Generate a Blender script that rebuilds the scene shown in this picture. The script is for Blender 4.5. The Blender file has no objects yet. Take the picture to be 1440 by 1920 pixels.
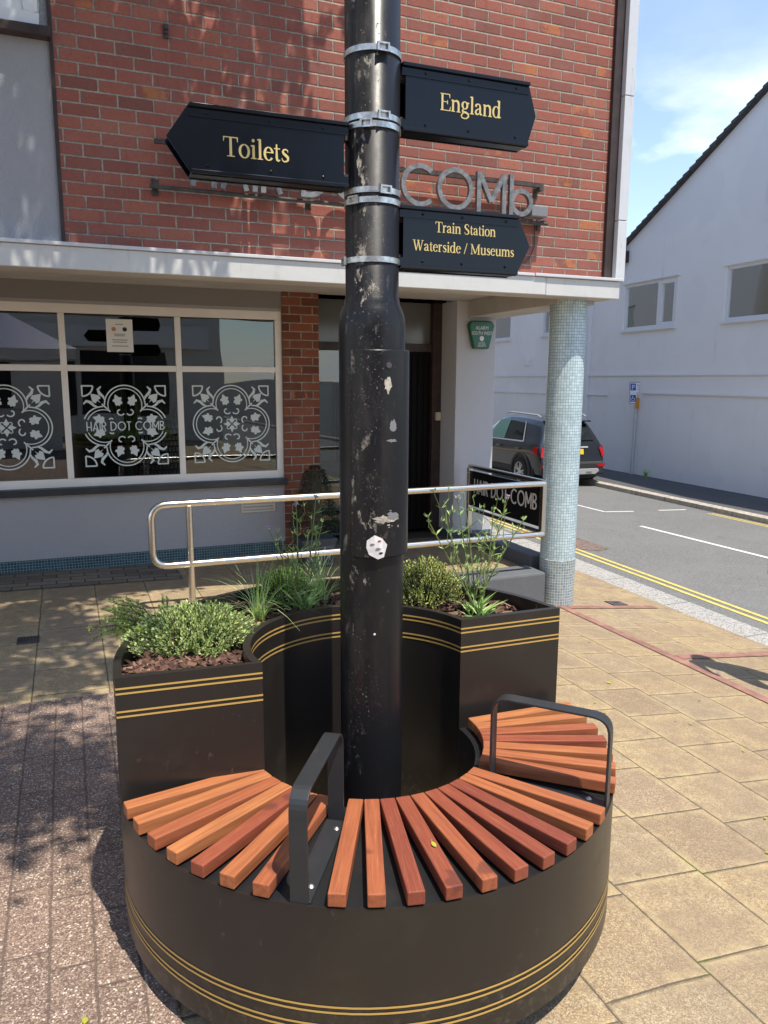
import bpy, bmesh, math, random
from mathutils import Vector, Matrix, noise
random.seed(7)
R = math.radians
S = bpy.context.scene
COL = S.collection

# ------------------------------------------------------------------ camera
cam_d = bpy.data.cameras.new("camera")
cam_d.sensor_fit = 'VERTICAL'; cam_d.sensor_height = 36.0
cam_d.lens = 36.0 * 1433.3 / 1920.0
cam_d.clip_start = 0.05; cam_d.clip_end = 2000
cam = bpy.data.objects.new("camera", cam_d); COL.objects.link(cam)
PITCH, YAW, ROLL = 0.1709, 0.3916, 0.00436
fw = Vector((math.sin(YAW)*math.cos(PITCH), math.cos(YAW)*math.cos(PITCH), -math.sin(PITCH)))
rt = Vector((math.cos(YAW), -math.sin(YAW), 0)); up = rt.cross(fw)
r2 = rt*math.cos(ROLL) + up*math.sin(ROLL); u2 = up*math.cos(ROLL) - rt*math.sin(ROLL)
mw = Matrix((r2, u2, -fw)).transposed().to_4x4(); mw.translation = Vector((0, 0, 1.6))
cam.matrix_world = mw
S.camera = cam

# ------------------------------------------------------------------ light
SUN_UP = Vector((0.115, -0.38, 1.0)).normalized()          # towards the sun
EL = math.asin(SUN_UP.z); AZ = math.atan2(SUN_UP.x, SUN_UP.y)
sun_d = bpy.data.lights.new("sun", 'SUN'); sun_d.energy = 3.8; sun_d.angle = R(0.53)
sun_d.color = (1.0, 0.935, 0.82)
sun = bpy.data.objects.new("sun", sun_d); COL.objects.link(sun)
sun.rotation_euler = SUN_UP.to_track_quat('Z', 'Y').to_euler(); sun.location = (2, -6, 14)
W = bpy.data.worlds.new("World"); S.world = W; W.use_nodes = True
wn = W.node_tree; wn.nodes.clear()
wo = wn.nodes.new('ShaderNodeOutputWorld'); bg = wn.nodes.new('ShaderNodeBackground')
sky = wn.nodes.new('ShaderNodeTexSky'); sky.sky_type = 'NISHITA'; sky.sun_disc = False
sky.sun_elevation = EL; sky.sun_rotation = AZ; sky.air_density = 1.0; sky.dust_density = 0.2; sky.ozone_density = 1.9
tc = wn.nodes.new('ShaderNodeTexCoord'); mp = wn.nodes.new('ShaderNodeMapping'); mp.inputs['Scale'].default_value = (1, 1, 2.4)
mp.inputs['Location'].default_value = (0.35, 0.1, 0.0)
ns = wn.nodes.new('ShaderNodeTexNoise'); ns.inputs['Scale'].default_value = 3.1; ns.inputs['Detail'].default_value = 7; ns.inputs['Roughness'].default_value = .56
rp = wn.nodes.new('ShaderNodeValToRGB'); rp.color_ramp.elements[0].position = .47; rp.color_ramp.elements[1].position = .66
mx = wn.nodes.new('ShaderNodeMixRGB'); mx.inputs[2].default_value = (6.6, 6.9, 7.3, 1)
L = wn.links.new
L(tc.outputs['Generated'], mp.inputs['Vector']); L(mp.outputs[0], ns.inputs['Vector']); L(ns.outputs['Fac'], rp.inputs['Fac'])
sp_ = wn.nodes.new('ShaderNodeSeparateXYZ'); L(tc.outputs['Generated'], sp_.inputs[0])
mr = wn.nodes.new('ShaderNodeMapRange'); mr.inputs[1].default_value = .24; mr.inputs[2].default_value = .36; mr.inputs[3].default_value = 1.; mr.inputs[4].default_value = .07
L(sp_.outputs[2], mr.inputs[0]); ml = wn.nodes.new('ShaderNodeMath'); ml.operation = 'MULTIPLY_ADD'; L(rp.outputs['Color'], ml.inputs[0]); L(mr.outputs[0], ml.inputs[1]); ml.inputs[2].default_value = .09; ml.use_clamp = True
L(ml.outputs[0], mx.inputs[0]); L(sky.outputs[0], mx.inputs[1]); L(mx.outputs[0], bg.inputs['Color'])
bg.inputs['Strength'].default_value = 0.15
L(bg.outputs[0], wo.inputs['Surface'])
S.view_settings.view_transform = 'Standard'; S.view_settings.look = 'None'
S.view_settings.exposure = 0.70; S.view_settings.gamma = 1.0; S.view_settings.use_curve_mapping = False
S.cycles.max_bounces = 8; S.cycles.transparent_max_bounces = 16

# ------------------------------------------------------------------ material helpers
class V:
    """a socket with arithmetic"""
    def __init__(s, nt, sock): s.nt, s.s = nt, sock
    def _m(s, op, o=None, c=None):
        n = s.nt.nodes.new('ShaderNodeMath'); n.operation = op
        s.nt.links.new(s.s, n.inputs[0])
        for i, q in ((1, o), (2, c)):
            if q is None: continue
            if isinstance(q, V): s.nt.links.new(q.s, n.inputs[i])
            else: n.inputs[i].default_value = q
        return V(s.nt, n.outputs[0])
    def __add__(s, o): return s._m('ADD', o)
    def __sub__(s, o): return s._m('SUBTRACT', o)
    def __mul__(s, o): return s._m('MULTIPLY', o)
    def __truediv__(s, o): return s._m('DIVIDE', o)
    def floor(s): return s._m('FLOOR')
    def fract(s): return s._m('FRACT')
    def min(s, o): return s._m('MINIMUM', o)
    def max(s, o): return s._m('MAXIMUM', o)
    def lt(s, o): return s._m('LESS_THAN', o)
    def gt(s, o): return s._m('GREATER_THAN', o)
    def inv(s): return (s*-1.0) + 1.0
    def abs(s): return s._m('ABSOLUTE')
    def step(s, a, b):
        n = s.nt.nodes.new('ShaderNodeMapRange'); n.interpolation_type = 'SMOOTHSTEP'
        s.nt.links.new(s.s, n.inputs[0]); n.inputs[1].default_value = a; n.inputs[2].default_value = b
        return V(s.nt, n.outputs[0])

class M:
    def __init__(s, name, base=(.5, .5, .5), rough=.6, metal=0., spec=.5, coat=0.):
        s.m = bpy.data.materials.new(name); s.m.use_nodes = True
        s.nt = s.m.node_tree; s.b = s.nt.nodes['Principled BSDF']
        s.b.inputs['Base Color'].default_value = (*base, 1); s.b.inputs['Roughness'].default_value = rough
        s.b.inputs['Metallic'].default_value = metal; s.b.inputs['Specular IOR Level'].default_value = spec
        if coat: s.b.inputs['Coat Weight'].default_value = coat; s.b.inputs['Coat Roughness'].default_value = .06
    def n(s, t): return s.nt.nodes.new(t)
    def link(s, a, b): s.nt.links.new(a.s if isinstance(a, V) else a, b)
    def coord(s, kind='Object'):
        return s.n('ShaderNodeTexCoord').outputs[kind]
    def xyz(s, c=None):
        q = s.n('ShaderNodeSeparateXYZ'); s.link(c or s.coord(), q.inputs[0])
        return [V(s.nt, q.outputs[i]) for i in range(3)]
    def noise(s, scale, detail=4, rough=.55, c=None, stretch=None):
        q = s.n('ShaderNodeTexNoise'); q.inputs['Scale'].default_value = scale; q.inputs['Detail'].default_value = detail
        q.inputs['Roughness'].default_value = rough
        c = c or s.coord()
        if stretch:
            p = s.n('ShaderNodeMapping'); p.inputs['Scale'].default_value = stretch; s.link(c, p.inputs[0]); c = p.outputs[0]
        s.link(c, q.inputs['Vector']); return V(s.nt, q.outputs['Fac'])
    def voro(s, scale, c=None, out='Distance', feature='F1'):
        q = s.n('ShaderNodeTexVoronoi'); q.feature = feature; q.inputs['Scale'].default_value = scale
        s.link(c or s.coord(), q.inputs['Vector']); return q.outputs[out]
    def white(s, a, b, k=0.):
        q = s.n('ShaderNodeTexWhiteNoise'); q.noise_dimensions = '3D'; c = s.n('ShaderNodeCombineXYZ')
        s.link(a, c.inputs[0]); s.link(b, c.inputs[1]); c.inputs[2].default_value = k; s.link(c.outputs[0], q.inputs['Vector'])
        return V(s.nt, q.outputs['Value'])
    def ramp(s, fac, stops, const=False):
        q = s.n('ShaderNodeValToRGB'); s.link(fac, q.inputs[0]); cr = q.color_ramp
        if const: cr.interpolation = 'CONSTANT'
        while len(cr.elements) < len(stops): cr.elements.new(.5)
        for e, (p, c) in zip(cr.elements, stops): e.position = p; e.color = (*c, 1)
        return q.outputs[0]
    def mix(s, fac, a, b, mode='MIX'):
        q = s.n('ShaderNodeMixRGB'); q.blend_type = mode
        for i, x in ((0, fac), (1, a), (2, b)):
            if isinstance(x, (int, float)): q.inputs[i].default_value = x
            elif isinstance(x, tuple): q.inputs[i].default_value = (*x, 1)
            else: s.link(x, q.inputs[i])
        return q.outputs[0]
    def color(s, x): s.link(x, s.b.inputs['Base Color']); return s
    def rough(s, x): s.link(x, s.b.inputs['Roughness']); return s
    def bump(s, h, strength=.4, dist=.01):
        q = s.n('ShaderNodeBump'); q.inputs['Strength'].default_value = strength; q.inputs['Distance'].default_value = dist
        s.link(h, q.inputs['Height']); s.link(q.outputs[0], s.b.inputs['Normal']); return s
    def cells(s, u, v, w, h, stag=.5, seed=0., wob=0.):
        """running bond: (distance to joint, random per cell, second random)"""
        row = (v/h).floor()
        if stag == 'rand': off = s.white(row, row, 3.3)
        else: off = (row*stag).fract()
        uu = u/w + off
        col = uu.floor(); fu = uu.fract(); fv = (v/h).fract()
        d = (fu.min(fu.inv())*w).min(fv.min(fv.inv())*h)
        return d, s.white(col, row, seed), s.white(col, row, seed+7.7)

def plain(name, base, rough=.5, metal=0., spec=.5, nscale=0, namp=.15, bump=0, bscale=60, bdist=.004, coat=0.):
    m = M(name, base, rough, metal, spec, coat)
    if nscale:
        nz = m.noise(nscale, 5, .6)
        m.color(m.mix(nz.step(.3, .75), tuple(c*(1-namp) for c in base), tuple(min(1, c*(1+namp)) for c in base)))
        m.rough(m.noise(nscale*1.7, 4)*.3 + (rough-.15))
    if bump: m.bump(m.noise(bscale, 5, .6), bump, bdist)
    return m.m

# --- brick wall (u = x, v = z)
def brick_mat(name, axis='x', pal=None, dark=False, mw=.0052):
    m = M(name, rough=.85, spec=.3)
    x, y, z = m.xyz(); u = x if axis == 'x' else y
    nzw = m.noise(9, 3); wob = (nzw - .5)*.006
    d, r1, r2_ = m.cells(u + wob, z + wob*.7, .213, .075, .5)
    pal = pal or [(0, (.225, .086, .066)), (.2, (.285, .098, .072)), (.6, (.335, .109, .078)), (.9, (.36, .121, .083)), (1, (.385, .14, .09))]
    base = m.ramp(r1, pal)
    base = m.mix(r2_.gt(.93)*m.noise(7, 4, .6).step(.48, .58)*.85, base, (.48, .17, .065)) if axis == 'x' and mw > .005 else base
    f = m.noise(55, 6, .7)
    base = m.mix(f.step(.35, .75)*.35, base, (.15, .06, .052), 'MIX')
    pits = V(m.nt, m.voro(140)).lt(.22)*m.noise(40, 2).step(.45, .6)
    base = m.mix(pits*.7, base, (.03, .016, .016))
    base = m.mix(m.noise(5, 6, .65, stretch=(2.5, 2.5, .22)).step(.54, .76)*.38, base, (.10, .05, .042))
    blot = m.noise(3.2, 5, .65).step(.45, .8)
    base = m.mix(blot*.22, base, (.34, .25, .22))
    mort = (d + (m.noise(70, 3)-.5)*.009).lt(mw)
    stn = m.noise(1.1, 4, .6).step(.35, .7)
    mc = m.mix(stn, m.mix(m.noise(25, 4).step(.3, .7), (.20, .17, .14), (.32, .28, .23)), m.mix(m.noise(25, 4).step(.3, .7), (.30, .265, .21), (.43, .385, .31)))
    m.color(m.mix(mort, base, mc))
    h = d.step(.002, .0085)*1.0 + f*.35
    m.bump(h, .8, .008)
    return m.m

def tile_mat(name, w, c_lo, c_hi, grout, mapping='xz', rad=0., gw=.0012):
    m = M(name, rough=.22, spec=.55)
    x, y, z = m.xyz()
    if mapping == 'cyl':
        a = V(m.nt, y.s)._m('ARCTAN2', x); u = a*rad
    elif mapping == 'yz': u = y
    else: u = x
    d, r1, r2_ = m.cells(u + 10.0, z + 10.0, w, w, 0.)
    c = m.mix(r1, c_lo, c_hi)
    g = d.lt(gw)
    dirt = m.noise(5, 5, .6).step(.45, .75)
    c = m.mix(dirt*.35, c, tuple(q*.62 for q in c_lo))
    m.color(m.mix(g, c, grout)); m.rough(g*.6 + .2)
    m.bump(d.step(.0005, .002)*1. + r2_*.5, .5, .002)
    return m.m

def slab_mat(name):
    m = M(name, rough=.9, spec=.25)
    x, y, z = m.xyz()
    wob = (m.noise(7, 3)-.5)*.006
    d, r1, r2_ = m.cells(y + 40 + wob, x + .25 + 37.0 + wob, .372, .37, 'rand')
    base = m.ramp(r1, [(0, (.33, .235, .135)), (.3, (.44, .315, .165)), (.6, (.50, .365, .185)), (.85, (.42, .32, .19)), (1, (.38, .27, .17))])
    agg = V(m.nt, m.voro(300, out='Color')); ag = m.n('ShaderNodeSeparateXYZ'); m.link(agg, ag.inputs[0])
    a0 = V(m.nt, ag.outputs[0])
    base = m.mix(a0.gt(.74)*.45, base, (.60, .52, .40))
    base = m.mix(a0.lt(.28)*.6, base, (.17, .12, .08))
    cz_ = m.noise(95, 4, .7); base = m.mix(cz_.step(.46, .60)*.55, base, (.20, .145, .09))
    sp = V(m.nt, m.voro(130)).lt(.2)*m.noise(20, 2).step(.4, .65)
    base = m.mix(sp*.7, base, (.72, .67, .58))
    worn = m.noise(2.1, 6, .62).step(.38, .68)
    base = m.mix(worn*.55, base, (.27, .20, .14)); mid_ = m.noise(11, 6, .7).step(.42, .62); base = m.mix(mid_*.38, base, (.24, .175, .115))
    edge = d.step(.004, .055).inv()*m.noise(12, 4).step(.35, .65)
    base = m.mix(edge*.45, base, (.56, .44, .23))
    gum = V(m.nt, m.voro(2.6)).lt(.030).max(V(m.nt, m.voro(4.1)).lt(.022)); base = m.mix(gum*.45, base, (.13, .11, .09))
    sm__ = m.noise(1.15, 5, .7).step(.56, .72); base = m.mix(sm__*.28, base, (.17, .13, .10))
    j = (d + (m.noise(45, 3)-.5)*.006).lt(.0034)
    moss = m.noise(3.5, 4).step(.60, .70)
    jc = m.mix(moss, (.13, .10, .075), (.085, .11, .03))
    m.color(m.mix(j, base, jc))
    m.bump(d.step(.002, .010)*.9 + a0*.35 + r2_*.2, .75, .006)
    return m.m

def block_mat(name):
    m = M(name, rough=.9, spec=.25)
    x, y, z = m.xyz(); wob = (m.noise(8, 3)-.5)*.006
    d, r1, r2_ = m.cells(y + 40 + wob, x + 40.02 + wob, .31, .118, 'rand')
    base = m.ramp(r1, [(0, (.19, .138, .105)), (.5, (.235, .165, .125)), (1, (.275, .19, .145))])
    vc = m.n('ShaderNodeSeparateXYZ'); m.link(m.voro(250, out='Color'), vc.inputs[0]); a0 = V(m.nt, vc.outputs[0])
    base = m.mix(a0.gt(.72)*.55, base, (.50, .38, .30))
    base = m.mix(a0.lt(.30)*.65, base, (.10, .062, .056))
    base = m.mix(m.noise(70, 4, .7).step(.45, .62)*.4, base, (.16, .10, .09))
    base = m.mix(V(m.nt, m.voro(95)).lt(.30)*m.noise(50, 2).step(.42, .58)*.9, base, (.66, .57, .46))
    j = (d + (m.noise(45, 3)-.5)*.004).lt(.0035)
    m.color(m.mix(j*.75, base, (.12, .085, .07)))
    m.bump(d.step(.001, .008)*.6 + a0*.6, .8, .006)
    return m.m

def asphalt_mat(name, base=(.155, .153, .148)):
    m = M(name, rough=.88, spec=.3)
    vc = m.n('ShaderNodeSeparateXYZ'); m.link(m.voro(95, out='Color'), vc.inputs[0]); a0 = V(m.nt, vc.outputs[0])
    c = m.mix(a0, tuple(q*.7 for q in base), tuple(q*1.45 for q in base))
    c = m.mix(m.noise(.9, 5, .6).step(.4, .7)*.4, c, tuple(q*1.35 for q in base))
    c = m.mix(m.noise(2.6, 6, .7).step(.58, .72)*.35, c, tuple(q*.6 for q in base))
    m.color(c); m.bump(a0, .5, .006); return m.m

def render_mat(name, base, strength=.6, scale=55, dist=.01, stain=(.3, .3, .3), st=.25):
    m = M(name, rough=.85, spec=.25)
    c = m.mix(m.noise(1.3, 6, .65).step(.42, .75)*st, base, stain)
    c = m.mix(m.noise(9, 5, .6).step(.5, .8)*st*.7, c, tuple(q*.8 for q in base))
    streak = m.noise(6, 5, .6, stretch=(1.6, 1.6, .12)).step(.55, .8)
    c = m.mix(streak*st*.7, c, stain)
    m.color(c); m.bump(m.noise(scale, 4, .55), strength, dist); return m.m

def wood_mat():
    m = M('iroko_wood', rough=.52, spec=.35)
    oi = m.n('ShaderNodeObjectInfo'); rnd = V(m.nt, oi.outputs['Random']); toneV = m.n('ShaderNodeSeparateXYZ'); m.link(oi.outputs['Color'], toneV.inputs[0])
    tone = m.ramp(V(m.nt, toneV.outputs[0]), [(0, (.20, .046, .030)), (.35, (.285, .072, .036)), (.7, (.39, .125, .048)), (1, (.46, .175, .062))])
    c = m.coord(); ad = m.n('ShaderNodeVectorMath'); ad.operation = 'ADD'; m.link(c, ad.inputs[0])
    cb = m.n('ShaderNodeCombineXYZ'); m.link(rnd*31.0, cb.inputs[0]); m.link(rnd*17.0, cb.inputs[1]); m.link(cb.outputs[0], ad.inputs[1])
    g = m.noise(14, 6, .6, c=ad.outputs[0], stretch=(.35, 6, 6))
    g2 = m.noise(60, 4, .6, c=ad.outputs[0], stretch=(.25, 9, 9))
    c0 = m.mix(g.step(.35, .7)*.55, tone, (.16, .042, .026))
    c0 = m.mix(g2.step(.5, .75)*.4, c0, (.52, .22, .09))
    kn = m.noise(5, 3, .5, c=ad.outputs[0]).step(.70, .74)
    c0 = m.mix(kn*.6, c0, (.09, .03, .022))
    m.color(c0); m.rough(g2*.3 + .38); m.bump(g2, .18, .002); return m.m

def leaf_mat(name, stops, rough=.55, trans=.25):
    m = M(name, rough=rough, spec=.35)
    g = m.n('ShaderNodeNewGeometry'); r = V(m.nt, g.outputs['Random Per Island'])
    c = m.ramp(r, stops); m.color(c)
    t = m.n('ShaderNodeBsdfTranslucent'); m.link(c, t.inputs['Color'])
    mixs = m.n('ShaderNodeMixShader'); mixs.inputs[0].default_value = trans
    o = m.nt.nodes['Material Output']; m.link(m.b.outputs[0], mixs.inputs[1]); m.link(t.outputs[0], mixs.inputs[2]); m.link(mixs.outputs[0], o.inputs['Surface'])
    return m.m

def glass_mat(name, tint=(.55, .6, .6), ior=1.7):
    m = bpy.data.materials.new(name); m.use_nodes = True; nt = m.node_tree; nt.nodes.clear()
    o = nt.nodes.new('ShaderNodeOutputMaterial'); t = nt.nodes.new('ShaderNodeBsdfTransparent'); t.inputs[0].default_value = (*tint, 1)
    g = nt.nodes.new('ShaderNodeBsdfGlossy'); g.inputs['Roughness'].default_value = .01
    n = nt.nodes.new('ShaderNodeTexNoise'); n.inputs['Scale'].default_value = 1.3; n.inputs['Detail'].default_value = 1
    b = nt.nodes.new('ShaderNodeBump'); b.inputs['Strength'].default_value = .06; b.inputs['Distance'].default_value = .05
    tcn = nt.nodes.new('ShaderNodeTexCoord'); nt.links.new(tcn.outputs['Object'], n.inputs['Vector'])
    nt.links.new(n.outputs['Fac'], b.inputs['Height']); nt.links.new(b.outputs[0], g.inputs['Normal'])
    f = nt.nodes.new('ShaderNodeFresnel'); f.inputs['IOR'].default_value = ior
    mx_ = nt.nodes.new('ShaderNodeMixShader')
    nt.links.new(f.outputs[0], mx_.inputs[0]); nt.links.new(t.outputs[0], mx_.inputs[1]); nt.links.new(g.outputs[0], mx_.inputs[2]); nt.links.new(mx_.outputs[0], o.inputs[0])
    return m

def pole_mat():
    m = M('weathered_black_paint', (.012, .012, .014), .3, 0, .28)
    x, y, z = m.xyz()
    a = y._m('ARCTAN2', x)                      # angle round the pole
    side = ((a + R(128))*1.0).abs().step(R(12), R(62)).inv()
    p = m.noise(24, 7, .72, stretch=(1, 1, .55))
    big = m.noise(5.2, 4, .6, stretch=(1, 1, .35)).step(.40, .60)
    chip = p.step(.575, .60)*big*side
    fine = m.noise(130, 4, .75).step(.615, .65)*m.noise(6, 4, .6, stretch=(1, 1, .5)).step(.44, .58)*side
    wear = (chip*1.0).max(fine)
    c = m.mix(wear, (.012, .012, .014), m.mix(m.noise(60, 3).step(.4, .6), (.09, .08, .065), (.36, .325, .27)))
    grime = m.noise(8, 6, .7, stretch=(1, 1, .3)).step(.46, .7)*side
    c = m.mix(grime*.6, c, (.06, .052, .045))
    m.color(c); m.rough(wear*.5 + grime*.22 + m.noise(12, 4)*.14 + .24); m.bump(m.noise(35, 4)*.5 + wear*-.6, .12, .004)
    return m.m

def sheet_mat(name, base, rough):
    m = M(name, base, rough, 0, .5)
    dust = m.noise(7, 6, .65).step(.5, .8)
    sc_ = m.noise(26, 6, .75, stretch=(1, 1, .5)).step(.60, .68)*m.noise(2.2, 3).step(.5, .62)
    x, y, z = m.xyz(); spl = z.step(.05, .26).inv()*m.noise(45, 5, .75).step(.50, .64)
    c_ = m.mix(dust*.06, base, (.22, .19, .16)); c_ = m.mix(sc_*.22, c_, (.24, .21, .18)); m.color(m.mix(spl*.16, c_, (.30, .25, .19)))
    m.rough(m.noise(4, 4)*.12 + dust*.1 + rough - .06); m.bump(m.noise(3, 2), .05, .01); return m.m

def white_wall_mat():
    m = M('white_painted_render', rough=.8, spec=.25)
    x, y, z = m.xyz()
    base = m.mix(m.noise(.35, 5, .6).step(.4, .7), (.84, .835, .84), (.89, .885, .885))
    patch = m.noise(.55, 2, .4).step(.52, .56)
    base = m.mix(patch*.25, base, (.74, .73, .77))
    streak = m.noise(3, 6, .65, stretch=(2, 2, .15)).step(.60, .78)
    base = m.mix(streak*.35, base, (.48, .46, .45)); base = m.mix(m.noise(1.2, 6, .7).step(.58, .74)*.22, base, (.60, .57, .55))
    spl = z.step(-.72, -.35).inv()*m.noise(18, 6, .75).step(.42, .56)
    base = m.mix(spl*.75, base, (.16, .15, .15))
    crack = V(m.nt, m.voro(.55, feature='DISTANCE_TO_EDGE')).lt(.0035)*m.noise(.7, 2).step(.52, .6)
    base = m.mix(crack*.3, base, (.86, .85, .86))
    m.color(base); m.bump(m.noise(14, 5, .6), .22, .012); return m.m

def stain_white(name, base=(.66, .66, .64)):
    m = M(name, rough=.55, spec=.35)
    x, y, z = m.xyz()
    c = m.mix(m.noise(2.3, 6, .7).step(.45, .75)*.5, base, (.46, .46, .45))
    c = m.mix(m.noise(7, 6, .75, stretch=(4, 4, .5)).step(.60, .70)*.4, c, (.22, .21, .19))
    st = m.noise(5, 6, .7, stretch=(3, 3, .5)).step(.56, .74)
    c = m.mix(st*.45, c, (.40, .36, .28))
    sp = m.noise(60, 4, .7).step(.64, .70)*m.noise(3, 3).step(.45, .6)
    c = m.mix(sp*.6, c, (.12, .11, .10))
    m.color(c); m.bump(m.noise(8, 4), .15, .008); return m.m

def sett_mat():
    m = M('grey_brown_setts', rough=.9); x, y, z = m.xyz(); d, r1, r2_ = m.cells(x + 20, y + 20, .21, .105, .5)
    c = m.ramp(r1, [(0, (.15, .12, .095)), (.6, (.21, .175, .135)), (1, (.26, .215, .16))]); c = m.mix(m.noise(60, 4, .7).step(.45, .65)*.5, c, (.10, .08, .065))
    m.color(m.mix(d.lt(.005), c, (.06, .05, .04))); m.bump(d.step(.002, .009) + r2_*.3, .7, .006); return m.m

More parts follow.
